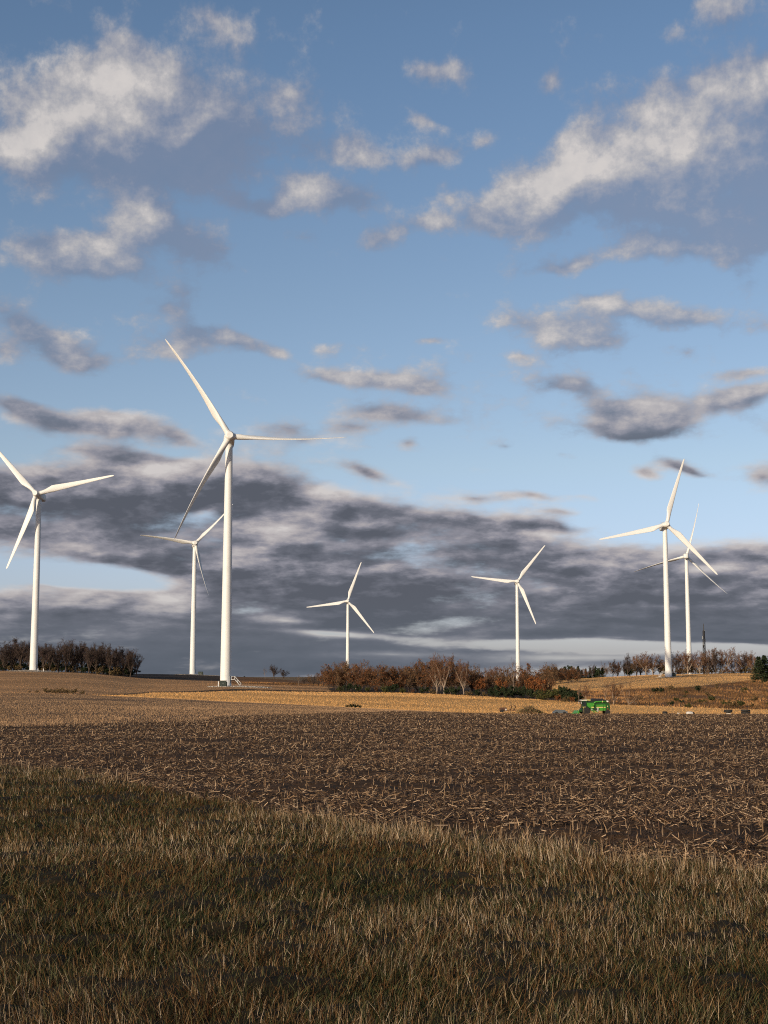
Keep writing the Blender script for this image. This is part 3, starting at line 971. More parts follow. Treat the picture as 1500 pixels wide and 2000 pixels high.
def conifer_kind(key, name, seeds):
    for sd in seeds:
        r = np.random.default_rng(sd)
        heavy = [(np.array([0, 0, -.03]), np.array([0, 0, .5]), .018, .010), (np.array([0, 0, .5]), np.array([0, 0, .98]), .010, .003)]
        fine, pts = [], []
        for i in range(300):
            h = r.uniform(.04, .97)
            a = r.uniform(0, 2 * math.pi)
            ln = (1 - h) ** .8 * .26 * r.uniform(.55, 1.15) + .012
            p0 = np.array([0, 0, h])
            p1 = p0 + np.array([math.cos(a) * ln, math.sin(a) * ln, ln * r.uniform(-.25, .25)])
            fine.append((p0, p1, .004, .0015))
            for t in r.uniform(.2, 1.05, 11):
                pts.append(p0 + (p1 - p0) * t + r.normal(size=3) * .012)
        fv, ff = tube_arrays(fine, 3)
        pts = np.array(pts)
        lv, lf = leaf_arrays(pts, .020, r)
        cc = np.array(DRK)[r.integers(0, 3, len(pts))] * r.uniform(.6, 1.5, (len(pts), 1))
        v, f = cat_arrays((fv, ff), (lv, lf))
        finish_kind(key, name, heavy, v, f, np.concatenate([tint_of(len(fv), (.05, .035, .025), .3, r, 6), np.repeat(cc, 4, axis=0)]), m_bark, m_leaf)


conifer_kind('conifer', 'conifer', (101, 102, 103))
trng = random.Random(5)


def plant(kind, px, d, top, label, cat, group=None, wide=1.0, variant=None, height=None):
    b = spot(px, d)
    h = height or max(.4, at(px, top, d).z - b.z)
    vs = KINDS[kind]
    name, parts, made = vs[variant if variant is not None else trng.randrange(len(vs))]
    w = wide * trng.uniform(.9, 1.15)
    root = empty(name, b, trng.uniform(0, 6.28), (h * w, h * w, h))
    if not made:
        for (pn, v, f, m, t) in parts:
            made.append(mesh(pn, v, f, m, root, False, t))
    else:
        for ch in made:
            c = ch.copy()
            C.objects.link(c)
            c.parent = root
    tag(root, label, cat, group)
    return root


def prof(tab, px):
    return float(np.interp(px, [t[0] for t in tab], [t[1] for t in tab]))


# the bare wood at the left edge
LW = [(-120, 1252), (-20, 1250), (0, 1251), (40, 1244), (62, 1254), (100, 1250), (140, 1246), (165, 1252), (190, 1252), (230, 1258), (250, 1264), (268, 1273)]
g_left = 'bare trees in the left-hand wood'
fx = [6, 22, 40, 58, 84, 97, 113, 127, 143, 158, 173, 188, 202, 214, 228, 241, 254, 266]
for i, px in enumerate(fx):
    plant('bare', px, trng.uniform(648, 668), prof(LW, px) + trng.uniform(-3, 5), f'bare dark tree, {ORD[i + 1]} from the left in the front row of the left-hand wood', 'tree', g_left, trng.uniform(.8, 1.0))
for i in range(22):
    px = -6 + 12 * i + trng.uniform(-4, 4)
    plant('bare', px, trng.uniform(690, 760), prof(LW, px) + trng.uniform(2, 12), 'bare tree in the rear rows of the left-hand wood behind the front trunks', 'tree', 'trees in the rear of the left-hand wood', trng.uniform(.85, 1.1))
for i in range(5):
    plant('bare', -110 + 20 * i, 660, 1254, 'bare tree of the left-hand wood beyond the picture edge', 'tree', 'trees beyond the left edge')
for i, px in enumerate([2, 18, 34, 52, 90, 105, 121, 137, 152, 166, 181, 195, 209, 222, 236, 249]):
    plant('dry' if i % 3 else 'dark', px, trng.uniform(652, 672), 1298 + trng.uniform(-5, 4) + px * .02, 'dark scrubby undergrowth bush between the trunks of the left-hand wood', 'bush', 'undergrowth bushes in the left-hand wood', 1.1)

# russet wood in the middle
MW = [(590, 1325), (612, 1318), (635, 1305), (655, 1297), (690, 1292), (720, 1297), (760, 1301), (800, 1301), (835, 1294), (860, 1290), (905, 1295), (930, 1308), (960, 1305), (1000, 1306), (1030, 1303), (1060, 1301), (1080, 1305), (1100, 1314)]
g_mid = 'leafy autumn trees along the front of the russet wood'
front = [642, 656, 671, 686, 702, 719, 735, 751, 767, 783, 799, 815, 832, 880, 896, 922, 938, 953, 968, 984, 1018, 1036, 1052, 1068]
for i, px in enumerate(front):
    d = prof([(640, 440), (700, 428), (800, 424), (900, 418), (1070, 420)], px) + trng.uniform(-6, 10)
    k = 'orange' if px in (938, 1036) else ('dull' if i % 4 == 2 or px in (880, 896) else 'russet')
    lab = {'orange': 'bright orange leafed tree', 'dull': 'thin brown leafed tree', 'russet': 'russet leafed tree'}[k]
    top = prof(MW, px) + trng.uniform(-8, 12) + (14 if k == 'orange' else 0) + (8 if px > 930 else 0)
    plant(k, px, d, top, f'{lab}, {ORD[i + 1]} from the left along the front of the russet wood', 'tree', g_mid, trng.uniform(.85, 1.1))
for i in range(34):
    px = 640 + 13.2 * i + trng.uniform(-5, 5)
    d = trng.uniform(450, 560)
    plant(trng.choice(['russet', 'dull', 'dull', 'bare_light']), px, d, prof(MW, px) + trng.uniform(-12, 0), 'autumn tree deep in the russet wood behind its front row', 'tree', 'trees inside the russet wood', trng.uniform(.75, 1.0))
plant('bare_light', 853, 415, 1273, 'tall bare tree with pale trunk, left one of the pair above the russet wood', 'tree', None, .8, 1)
plant('bare_light', 868, 412, 1274, 'tall bare tree with pale trunk, right one of the pair above the russet wood', 'tree', None, .8, 2)
plant('bare_light', 906, 410, 1286, 'brownish half bare tree with a pale trunk, beside the tall pair', 'tree', None, .75, 0)
plant('slim', 1003, 420, 1280, 'tall slender bare tree touching the turbine tower in the russet wood', 'tree', None, .55, 0)
plant('orange', 712 - 45, 438, 1326, 'small orange leafed tree at the foot of the turbine behind the wood', 'tree', None, .9)
plant('orange', 975, 402, 1322, 'pale orange leafed small tree left of the dark green hedge', 'tree', None, .8)
plant('orange', 1046, 404, 1319, 'orange leafed small tree above the dark green hedge, right of the tower', 'tree', None, .9)
for i, (px, top, k) in enumerate([(664, 1338, 'olive'), (681, 1334, 'dark'), (698, 1336, 'dark'), (716, 1341, 'olive'), (735, 1338, 'russet'), (752, 1336, 'olive'), (768, 1335, 'dark'), (786, 1342, 'olive'), (806, 1344, 'russet'),
                                  (828, 1341, 'dark'), (846, 1345, 'dry'), (872, 1343, 'dark'), (888, 1340, 'dark'), (914, 1347, 'dry'), (932, 1345, 'dark'), (946, 1350, 'dry')]):
    d = prof([(640, 424), (700, 414), (800, 408), (950, 398)], px)
    lab = {'olive': 'olive green bush', 'dark': 'dark green bush', 'russet': 'low russet bush', 'dry': 'low dry brown bush'}[k]
    plant(k, px, d, top, f'{lab}, {ORD[i + 1]} from the left along the foot of the russet wood', 'bush', 'bushes along the foot of the russet wood', 1.2)
for i, (px, top) in enumerate([(962, 1340), (976, 1337), (990, 1341), (1004, 1338), (1018, 1338), (1032, 1342), (1046, 1344)]):
    plant('dark', px, 388 + trng.uniform(-3, 5), top, f'dark evergreen shrub, {ORD[i + 1]} from the left in the hedge beside the golden field', 'shrub', 'dark evergreen shrubs in the hedge', 1.0)
for i, (px, top, k) in enumerate([(1058, 1346, 'olive'), (1071, 1345, 'olive'), (1083, 1341, 'olive'), (1096, 1338, 'dark'), (1108, 1341, 'dark'), (1119, 1347, 'dark'), (1127, 1352, 'dark'), (1090, 1356, 'orange'), (1104, 1358, 'dry'), (1116, 1360, 'orange')]):
    lab = {'olive': 'olive green shrub', 'dark': 'nearly black shrub', 'orange': 'low orange shrub', 'dry': 'low dry shrub'}[k]
    plant(k, px, 376 - (px - 1050) * .13 - (6 if i > 6 else 0), top, f'{lab}, {ORD[i + 1]} in the clump left of the green harvester', 'shrub', 'shrubs in the clump near the harvester', 1.1)
# far conifers and mixed trees behind the hill
for i in range(15):
    px = 1070 + 7.6 * i + trng.uniform(-2, 2)
    plant('conifer', px, trng.uniform(840, 870), 1304 + trng.uniform(-4, 4), f'far dark conifer, {ORD[i + 1]} from the left in the row behind the golden hill', 'tree', 'far conifers behind the golden hill', 1.25)
for i in range(9):
    plant(['russet', 'dull', 'bare'][i % 3], 1066 + 8.5 * i + trng.uniform(-3, 3), trng.uniform(690, 740), 1302 + i * .6 + trng.uniform(-4, 5), 'rusty brown tree in the strip between the russet wood and the far conifers', 'tree', 'trees between the russet wood and the conifers', 1.1)
for i in range(20):
    px = 1062 + 12 * i + trng.uniform(-4, 4)
    top = prof([(1060, 1312), (1150, 1306), (1200, 1298), (1250, 1296), (1300, 1300)], px)
    plant(['dull', 'bare', 'russet', 'bare', 'dark'][i % 5], px, trng.uniform(785, 815), top + trng.uniform(-12, 0), 'brownish tree in the belt along the far edge of the golden hill', 'tree', 'belt of trees along the far edge of the golden hill', 1.0)
for i, (px, top, k, w) in enumerate([(1226, 1281, 'bare', .6), (1262, 1278, 'bare_light', .9), (1275, 1284, 'bare_light', .8), (1288, 1288, 'bare', .5), (1322, 1278, 'bare', .75), (1343, 1275, 'bare_light', .8), (1367, 1280, 'bare_light', .8),
                                     (1385, 1269, 'bare_light', .75), (1398, 1271, 'bare', .7), (1421, 1269, 'bare_light', .85), (1438, 1282, 'slim', .6), (1457, 1276, 'bare_light', .7), (1470, 1281, 'bare_light', .9), (1412, 1280, 'slim', .7)]):
    names = ['slim bare tree left of the golden hill turbine, alone above the dark belt', 'broad bare tree, farther left of two left of the golden hill turbine', 'broad bare tree, nearer of two left of the golden hill turbine', 'thin dark bare tree close beside the golden hill turbine tower',
             'dark bare tree between the golden hill turbine and the turned away one', 'sunlit bare tree in front of the turned away turbine tower', 'sunlit bare tree just left of the radio mast', 'tall bare tree just right of the radio mast',
             'tall dark bare tree, second right of the radio mast', 'broad bare tree, widest one right of the radio mast', 'small slim bare tree in the gap right of the widest bare tree', 'sunlit bare tree second from the conifers at the right edge',
             'broad sunlit bare tree next to the conifers at the right edge', 'slim bare tree left of the widest bare tree by the mast']
    plant(k, px, 790 + trng.uniform(-8, 8), top - 7, names[i], 'tree', 'bare trees along the hilltop', w * 1.2)
for i, (px, top, w) in enumerate([(1483, 1281, 1.5), (1494, 1279, 1.4), (1507, 1276, 1.4), (1520, 1282, 1.4)]):
    plant('conifer', px, 600 + i * 5, top, ['dark green conifer, left one at the right edge of the picture', 'dark green conifer standing behind the left one at the right edge', 'dark green conifer cut by the right edge of the picture', 'dark conifer beyond the right edge of the picture'][i], 'tree', 'conifers at the right edge', w)
for i, px in enumerate([1243, 1252, 1296, 1312, 1333, 1352, 1359, 1376, 1391, 1406, 1429, 1446, 1463]):
    plant('bare' if i % 2 else 'bare_light', px, trng.uniform(805, 830), 1281 + trng.uniform(-7, 6), 'smaller bare tree in the second row of the hilltop trees', 'tree', 'second row of bare hilltop trees', .9)
for i in range(18):
    px = -8 + 15.5 * i + trng.uniform(-4, 4)
    plant('dark' if i % 2 else 'dry', px, trng.uniform(675, 690), 1290 + trng.uniform(-4, 6) + px * .02, 'dark thicket bush deep inside the left-hand wood', 'bush', 'thicket bushes deep in the left-hand wood', 1.5)
for i in range(26):
    px = 1300 + 7.4 * i + trng.uniform(-4, 4)
    plant(['dry', 'russet', 'bramble'][i % 3], px, trng.uniform(775, 815), 1302 + trng.uniform(-5, 4), 'low brown brush beneath the hilltop bare trees', 'bush', 'low brush along the hilltop', 1.3)
# small trees on the skyline between the turbines
for px, top, k, lab, w in [(518, 1302, 'slim', 'small slim skyline tree, left of three beyond the tallest turbine', .8), (535, 1297, 'bare', 'round dark skyline tree, middle of three beyond the tallest turbine', 1.1),
                           (554, 1307, 'bare', 'low dark skyline tree, right of three beyond the tallest turbine', 1.3), (477, 1320, 'dark', 'tiny dark skyline bush close right of the tallest tower', 1.3), (463, 1322, 'dark', 'tiny dark skyline bush hugging the tallest tower', 1.3)]:
    plant(k, px, 800, top, lab, 'tree' if px > 500 else 'bush', 'small skyline trees', w)
for i, px in enumerate([584, 594, 604, 613, 622, 632]):
    plant(['slim', 'bare', 'dull', 'bare', 'dull', 'russet'][i], px, 560 + trng.uniform(-20, 20), [1318, 1321, 1316, 1318, 1313, 1306][i], f'small brown tree, {ORD[i + 1]} from the left in the low tail of the russet wood', 'tree', 'small trees at the left tail of the russet wood', 1.0)
# rough meadow at right
plant('slim', 1130, 350, 1334, 'slim bare sapling directly behind the harvester cab', 'tree', None, .5)
plant('bare_light', 1143, 352, 1332, 'small bare tree with pale trunk behind the harvester', 'tree', None, .7, 0)
plant('slim', 1181, 345, 1328, 'bare sapling just right of the harvester', 'tree', None, .7)
plant('bare_light', 1197, 350, 1328, 'small sunlit bare tree between the harvester and the tangled bush', 'tree', None, .9, 3)
plant('bramble', 1227, 344, 1326, 'large tangled bare brown bush right of the harvester', 'bush', None, .75, 0)
plant('bramble', 1240, 346, 1342, 'lower tangled brown bush joined to the large one right of the harvester', 'bush', None, .9, 1)
MEAD = [(1278, 1353, 1342, 'dark', 'upright dark bush, left of the pair on the meadow'), (1291, 1353, 1342, 'dark', 'round dark bush, right of the pair on the meadow'), (1306, 1351, 1346, 'dry', 'low brown bush right of the dark pair'),
        (1362, 1350, 1338, 'dark', 'lone dark evergreen bush at the upper edge of the meadow'), (1371, 1351, 1346, 'dry', 'low dry bush beside the lone evergreen bush'), (1399, 1345, 1339, 'dry', 'pale dry bush on the upper meadow edge'),
        (1472, 1334, 1328, 'dark', 'small dark bush on the hill slope near the right edge'), (1494, 1334, 1325, 'dark', 'dark bush below the conifers at the right edge'), (1391, 1370, 1358, 'olive', 'round olive bush in the middle of the meadow'),
        (1343, 1382, 1372, 'olive', 'green bush low on the meadow above the white bundle'), (1428, 1381, 1366, 'dry', 'tall dry bush, left of three at the foot of the meadow'), (1446, 1381, 1367, 'olive', 'olive bush, middle of three at the foot of the meadow'),
        (1466, 1382, 1372, 'dry', 'dry bush, right of three at the foot of the meadow'), (1310, 1378, 1369, 'dark', 'dark spreading bush on the shaded slope of the meadow'), (1330, 1374, 1367, 'dark', 'dark bush right of the shaded slope bush'), (1265, 1372, 1362, 'bramble', 'bare bush at the left end of the meadow'),
        (1459, 1341, 1334, 'bramble', 'bare bush high on the right meadow'), (1486, 1362, 1352, 'bramble', 'bare bush near the right edge of the meadow'), (1410, 1358, 1352, 'bramble', 'small bare bush above the round olive bush'), (1250, 1366, 1357, 'dry', 'dry bush behind the tangled bush')]
for px, base, top, k, lab in MEAD:
    d = d_at(px, base, 300, 690)
    plant(k, px, d, top, lab, 'bush', 'bushes on the rough meadow', 1.3)
for i in range(34):
    px = trng.uniform(1255, 1510)
    d = trng.uniform(352, prof(HILL, px) - 15)
    b = spot(px, d)
    plant(['bramble', 'dry', 'dry', 'olive', 'bramble'][i % 5], px, d, 0, 'small rough bush among many scattered over the orange meadow', 'bush', 'small rough bushes scattered over the meadow', 1.5, None, trng.uniform(.7, 1.9))
for i, px in enumerate([58, 74, 92, 104, 118, 131, 146, 162]):
    plant('dry', px, 276 + trng.uniform(-4, 6), [1350, 1347, 1343, 1345, 1342, 1344, 1343, 1348][i], f'dry brown ditch bush, {ORD[i + 1]} from the left across the brown field', 'bush', 'dry bushes along the field ditch', 1.5)
for i, (px, top) in enumerate([(678, 1377), (686, 1374), (695, 1375), (703, 1377)]):
    plant('dark', px, 233, top, f'low dark bush, {ORD[i + 1]} from the left in the clump at the golden field edge', 'bush', 'low dark bushes at the golden field edge', 1.6)

# ---------------------------------------------------------------- radio mast
b = spot(1377, 850)
top = at(1376, 1218, 850).z - b.z
root = tag(empty('radio_mast', b), 'thin dark lattice radio mast with antennas among the hilltop trees', 'mast')
mb = MB()
w0, w1 = 1.15, .55
legs = [(math.cos(a), math.sin(a)) for a in (0.3, 2.39, 4.49)]
hm = top * .86
for cx, cy in legs:
    mb.tube([(cx * w0, cy * w0, -.3), (cx * w1, cy * w1, hm)], .26, 5)
k = 16
for i in range(k):
    z0, z1 = hm * i / k, hm * (i + 1) / k
    for j in range(3):
        a, c = legs[j], legs[(j + 1) % 3]
        q0, q1 = w0 + (w1 - w0) * i / k, w0 + (w1 - w0) * (i + 1) / k
        mb.tube([(a[0] * q0, a[1] * q0, z0), (c[0] * q1, c[1] * q1, z1)], .07, 4).tube([(a[0] * q1, a[1] * q1, z1), (c[0] * q1, c[1] * q1, z1)], .07, 4)
m_mast = material('dark galvanised steel', (.03, .03, .033), .6, var=.2)
mb.build('lattice', m_mast, root)
MB().tube([(0, 0, hm - 1), (0, 0, top)], [.30, .20], 6).build('whip_antenna', m_mast, root)
for i, (zz, a) in enumerate([(.55, .2), (.6, 2.2), (.66, 4.0), (.72, 1.0), (.80, 3.2), (.84, 5.2)]):
    o = MB().box(-.15, .15, .75, 1.05, top * zz - 1.0, top * zz + 1.0, .05).tube([(0, 0, top * zz), (0, .8, top * zz)], .07, 5).build('panel_antenna', m_grey if i % 2 else m_mast, root)
    o.rotation_euler = (0, 0, a)

# ---------------------------------------------------------------- turbine surroundings


def gravel(name, px, d, rx, ry, h, n, cols, label):
    c = spot(px, d)
    r = np.random.default_rng(int(px))
    vs, fs, ts = [], [], []
    q = np.sqrt(r.uniform(0, 1, n)) * .98
    a = r.uniform(0, 2 * math.pi, n)
    x, y = c.x + q * rx * np.cos(a), c.y + q * ry * np.sin(a)
    z = ground_z(x, y) + h * np.clip(1 - q ** 2, 0, 1)
    # low mound under the stones
    rings, seg = 8, 48
    mv = []
    for i in range(rings + 1):
        t = i / rings * 1.04
        for k in range(seg):
            an = 2 * math.pi * k / seg
            X, Y = c.x + t * rx * math.cos(an), c.y + t * ry * math.sin(an)
            mv.append((X, Y, gz(X, Y) + h * max(0, 1 - t * t) + (.05 if i < rings else -.15)))
    mf = [(i * seg + k, i * seg + (k + 1) % seg, (i + 1) * seg + (k + 1) % seg, (i + 1) * seg + k) for i in range(rings) for k in range(seg)]
    s = r.uniform(.10, .30, n)[:, None]
    octa = np.array([(1, 0, 0), (0, 1, 0), (-1, 0, 0), (0, -1, 0), (0, 0, .8), (0, 0, -.8)])
    pv = np.stack([x, y, z + .08], 1)[:, None] + octa[None] * s[:, None] * r.uniform(.7, 1.3, (n, 6, 1))
    of = np.array([(0, 1, 4, 4), (1, 2, 4, 4), (2, 3, 4, 4), (3, 0, 4, 4)])
    tri = np.array([(0, 1, 4), (1, 2, 4), (2, 3, 4), (3, 0, 4), (1, 0, 5), (2, 1, 5), (3, 2, 5), (0, 3, 5)])
    tf = (np.arange(n) * 6)[:, None, None] + tri[None]
    cc = np.array(cols)[r.integers(0, len(cols), n)] * r.uniform(.7, 1.25, (n, 1))
    mound = np.array(mv)
    mq = np.array(mf)
    mtri = np.concatenate([mq[:, [0, 1, 2]], mq[:, [0, 2, 3]]])
    V = np.concatenate([mound, pv.reshape(-1, 3)])
    Fc = np.concatenate([mtri, tf.reshape(-1, 3) + len(mound)])
    T = np.concatenate([np.tile(np.array(cols[0]) * .7, (len(mound), 1)), np.repeat(cc, 6, axis=0)])
    o = mesh(name, V, Fc, m_gravel, None, False, T)
    return tag(o, label, 'gravel', kind='stuff')


gravel('gravel', 66, 611, 12, 9, .55, 900, [(.22, .19, .16), (.30, .27, .23), (.17, .14, .12)], 'grey gravel mound around the foot of the leftmost turbine')
gravel('gravel', 468, 427, 10.5, 5, .12, 700, [(.36, .33, .29), (.50, .47, .42), (.24, .2, .17)], 'pale broken stone around the foot of the tallest turbine')
gravel('gravel', 384, 812, 14, 8, .2, 500, [(.22, .2, .18), (.3, .27, .23), (.17, .14, .12)], 'grey stone pad around the foot of the half hidden turbine')
gravel('gravel', 1306, 702, 7, 6, .15, 400, [(.36, .3, .22), (.5, .45, .36), (.3, .24, .17)], 'pale stone pad around the foot of the golden hill turbine')


def cabinet(px, d, w, dp, h, label, rz=0.0):
    root = tag(empty('transformer_cabinet', spot(px, d), rz), label, 'cabinet', 'electrical cabinets beside the turbines')
    MB().box(-w / 2 - .2, w / 2 + .2, -dp / 2 - .2, dp / 2 + .2, -.5, .15, .03).build('plinth', m_conc, root)
    MB().box(-w / 2, w / 2, -dp / 2, dp / 2, .15, h * .93, .04).build('body', m_darkmetal, root)
    MB().box(-w / 2 - .08, w / 2 + .08, -dp / 2 - .1, dp / 2 + .08, h * .93 + .003, h, .04).build('lid', m_darkmetal, root)
    for s in (-1, 1):
        dr = MB().box(min(0, s * w * .46) + .02, max(0, s * w * .46) - .02, -dp / 2 - .05, -dp / 2 + .01, .3, h * .86, .015).build('door', m_darkmetal, root)
        MB().box(s * .12 - .03, s * .12 + .03, -dp / 2 - .1, -dp / 2 - .052, h * .45, h * .62, .01).build('handle', m_grey, dr)
    mb = MB()
    for i in range(7):
        mb.box(w / 2 + .003, w / 2 + .22, -dp / 2 + .15 + i * (dp - .3) / 7, -dp / 2 + .2 + i * (dp - .3) / 7, .4, h * .8, .01)
    mb.build('cooling_fins', m_darkmetal, root)
    return root


cabinet(436, 425, 2.1, 1.7, 2.0, 'dark green electrical cabinet left of the tallest turbine foot', .1)
cabinet(391.5, 812, 2.6, 2.2, 2.2, 'dark electrical cabinet on the skyline right of the half hidden turbine')
cabinet(1315.5, 706, 2.2, 2.0, 2.1, 'dark electrical cabinet behind the golden hill turbine foot', -.3)
for px, d, lab, h in [(427, 424, 'short white marker post left of the dark cabinet by the tallest turbine', 1.7), (74, 606, 'short white marker post close to the leftmost turbine foot', 1.5), (84.5, 605, 'short white marker post farther right of the leftmost turbine foot', 1.5)]:
    root = tag(empty('marker_post', spot(px, d)), lab, 'post', 'white marker posts by the turbines')
    MB().lathe([(.16, -.3), (.16, h), (.15, h + .02)], 12).build('post', m_white, root)
    MB().lathe([(.19, h + .022), (.19, h + .12), (.08, h + .2)], 12).build('cap', m_grey, root)

# ---------------------------------------------------------------- combine harvester
m_green = material('green machine paint', (.040, .210, .022), .38, var=.12, scale=1.5, spec=.45)
m_dkgreen = material('dark green machine paint', (.014, .060, .016), .45, var=.2, scale=2)
m_yellow = material('cream yellow trim', (.62, .52, .20), .45, var=.08)
m_cream = material('cream roof paint', (.66, .63, .55), .5, var=.05)
m_black = material('black rubber', (.016, .016, .017), .8, var=.25, scale=5, bump=.01)
m_tank = material('dark grain tank cover', (.012, .014, .020), .6, var=.2, scale=2)
m_glass = material('tinted cab glass', (.020, .028, .032), .08, var=.1, spec=.6)
m_silver = material('bare galvanised sheet', (.50, .50, .50), .35, var=.1, metallic=.6)
m_red = material('red lamp lens', (.35, .03, .02), .3)
hb = spot(1161, 288)
hv = tag(empty('combine_harvester', hb, rad(4), .95), 'bright green combine harvester parked at the edge of the golden field', 'combine harvester')


def wheel(x, y, r, w, rim_r, side):
    prof_t = [(rim_r, -w / 2), (r * .93, -w / 2), (r, -w * .36), (r, w * .36), (r * .93, w / 2), (rim_r, w / 2)]
    t = MB().lathe(prof_t, 32, 'Y')
    for i in range(18):       # lugs
        a = 2 * math.pi * i / 18
        for s in (-1, 1):
            c, sn = math.cos(a + s * .06), math.sin(a + s * .06)
            t.tube([(c * r, 0, sn * r), (math.cos(a + s * .06 + .14) * r, s * w * .42, math.sin(a + s * .06 + .14) * r)], .045, 4)
    wo = t.build('wheel', m_black, hv, False)
    wo.location = (x, y, r)
    rim = MB().lathe([(rim_r - .003, -w * .42), (rim_r * .88, -w * .44), (rim_r * .80, -w * .2), (rim_r * .35, -w * .16), (rim_r * .3, -w * .3), (.05, -w * .32)], 24, 'Y').build('rim', m_cream, wo, True)
    if side > 0:
        rim.scale = (1, -1, 1)
    for i in range(6):
        a = i * math.pi / 3
        MB().lathe([(.035, -w * .22), (.03, -w * .16)], 6, 'Y', (math.cos(a) * rim_r * .52, 0, math.sin(a) * rim_r * .52)).build('wheel_nut', m_grey, wo)
    return wo


wheel(-2.35, -1.45, .88, .62, .42, -1)
wheel(-2.35, 1.45, .88, .62, .42, 1)
wheel(2.55, -1.2, .58, .42, .28, -1)
wheel(2.55, 1.2, .58, .42, .28, 1)
MB().box(-2.5, -2.2, -1.2, 1.2, .75, 1.0, .03).box(2.42, 2.68, -1.0, 1.0, .5, .68, .03).build('axle', m_black, hv)
MB().prism([(-2.0, 1.0), (1.9, .95), (3.0, 1.25), (3.05, 2.5), (2.2, 2.95), (-2.05, 2.95)], -1.15, 1.15).build('body', m_dkgreen, hv)
cabp = MB().prism([(-3.02, 1.6), (-2.1, 1.5), (-2.08, 3.15), (-3.12, 3.15)], -.95, .95).build('cab', m_dkgreen, hv)
MB().prism([(-2.9, 1.85), (-2.3, 1.8), (-2.28, 3.05), (-3.0, 3.05)], -.99, -.952).build('side_window', m_glass, cabp)
MB().add([(-3.04, -.85, 1.75), (-3.04, .85, 1.75), (-3.14, .85, 3.05), (-3.14, -.85, 3.05), (-3.08, -.85, 1.75), (-3.08, .85, 1.75), (-3.18, .85, 3.05), (-3.18, -.85, 3.05)],
         [(0, 1, 2, 3), (7, 6, 5, 4), (0, 4, 5, 1), (1, 5, 6, 2), (2, 6, 7, 3), (3, 7, 4, 0)]).build('windscreen', m_glass, cabp)
MB().box(-2.66, -2.6, -1.02, -.993, 1.8, 3.05, .005).build('door_pillar', m_black, cabp)
MB().box(-3.3, -1.95, -1.08, 1.08, 3.155, 3.36, .07).build('cab_roof', m_cream, hv)
for y in (-.8, -.3, .3, .8):
    MB().box(-3.36, -3.303, y - .1, y + .1, 3.18, 3.3, .02).build('work_light', m_silver, hv)
MB().tube([(-2.6, -.6, 3.36), (-2.6, -.6, 3.52)], .06, 8).build('beacon', m_yellow, hv)
for s in (-1, 1):
    o = MB().tube([(-3.1, s * 1.0, 2.95), (-3.35, s * 1.4, 2.95)], .03, 5).build('mirror_arm', m_black, hv)
    MB().box(-3.42, -3.32, s * 1.4 - .12, s * 1.4 + .12, 2.45, 2.95, .03).build('mirror', m_silver, o)
# grain tank with raised cover
MB().prism([(-1.95, 2.953), (2.1, 2.953), (2.35, 3.25), (1.5, 3.62), (-.5, 3.66), (-1.1, 3.3)], -1.1, 1.1).build('grain_tank', m_tank, hv)
MB().box(-1.95, -1.15, -.9, .9, 3.2, 3.42, .04).build('access_deck', m_yellow, hv)
# panels on the side facing the road
MB().prism([(-2.06, 2.62), (-.72, 2.62), (-.72, 1.45), (-1.15, 1.42), (-1.75, 1.75), (-2.06, 2.1)], -1.26, -1.153).build('front_side_panel', m_green, hv)
MB().box(-1.12, -.55, -1.29, -1.264, 1.62, 1.80, .006).build('side_stripe', m_yellow, hv)
p2 = MB().box(.05, 2.15, -1.26, -1.153, 1.84, 2.32, .03).build('rear_side_panel', m_green, hv)
p3 = MB().box(.75, 2.15, -1.26, -1.153, .95, 1.58, .03).build('lower_side_panel', m_green, hv)
MB().box(.05, 1.5, -1.29, -1.263, 1.62, 1.80, .006).build('side_stripe', m_yellow, hv)
MB().box(1.66, 2.12, -1.29, -1.263, 1.62, 1.80, .006).build('side_stripe', m_yellow, hv)
MB().box(1.55, 1.62, -1.30, -1.155, .95, 2.34, .01).build('panel_seam', m_dkgreen, hv)
for s in (1,):
    MB().prism([(-2.06, 2.62), (2.1, 2.6), (2.1, 1.0), (-2.0, 1.2)], 1.153, 1.26).build('far_side_panel', m_green, hv)
MB().prism([(2.12, 2.55), (2.9, 2.45), (3.12, 2.2), (3.14, 1.15), (2.2, 1.05)], -1.22, 1.22).build('rear_hood', m_dkgreen, hv)
for y in (-1.0, 1.0):
    MB().box(3.142, 3.18, y - .12, y + .12, 1.3, 1.5, .01).build('tail_light', m_red, hv)
MB().box(2.5, 2.75, -1.25, -1.222, 1.25, 1.42, .01).build('side_reflector', m_red, hv)
MB().box(2.5, 2.68, -1.25, -1.222, 1.8, 2.05, .01).build('badge', m_yellow, hv)
# unloading auger: elbow at the tank, tube swung back along the side
au = MB().tube([(-.55, -1.2, 1.9), (-.6, -1.34, 2.5), (-.5, -1.42, 2.8), (-.15, -1.45, 2.93), (1.5, -1.45, 2.99), (2.3, -1.45, 3.03)], [.17, .17, .17, .16, .15, .15], 14).build('unloading_auger', m_green, hv, True)
MB().tube([(2.3, -1.45, 3.03), (2.62, -1.45, 3.04), (2.72, -1.45, 2.9)], [.175, .175, .15], 14).build('spout', m_cream, au, True)
MB().lathe([(.17, 0), (.2, .02), (.2, .1), (.17, .12)], 14, 'X', (1.3, -1.45, 2.98)).build('collar', m_yellow, au)
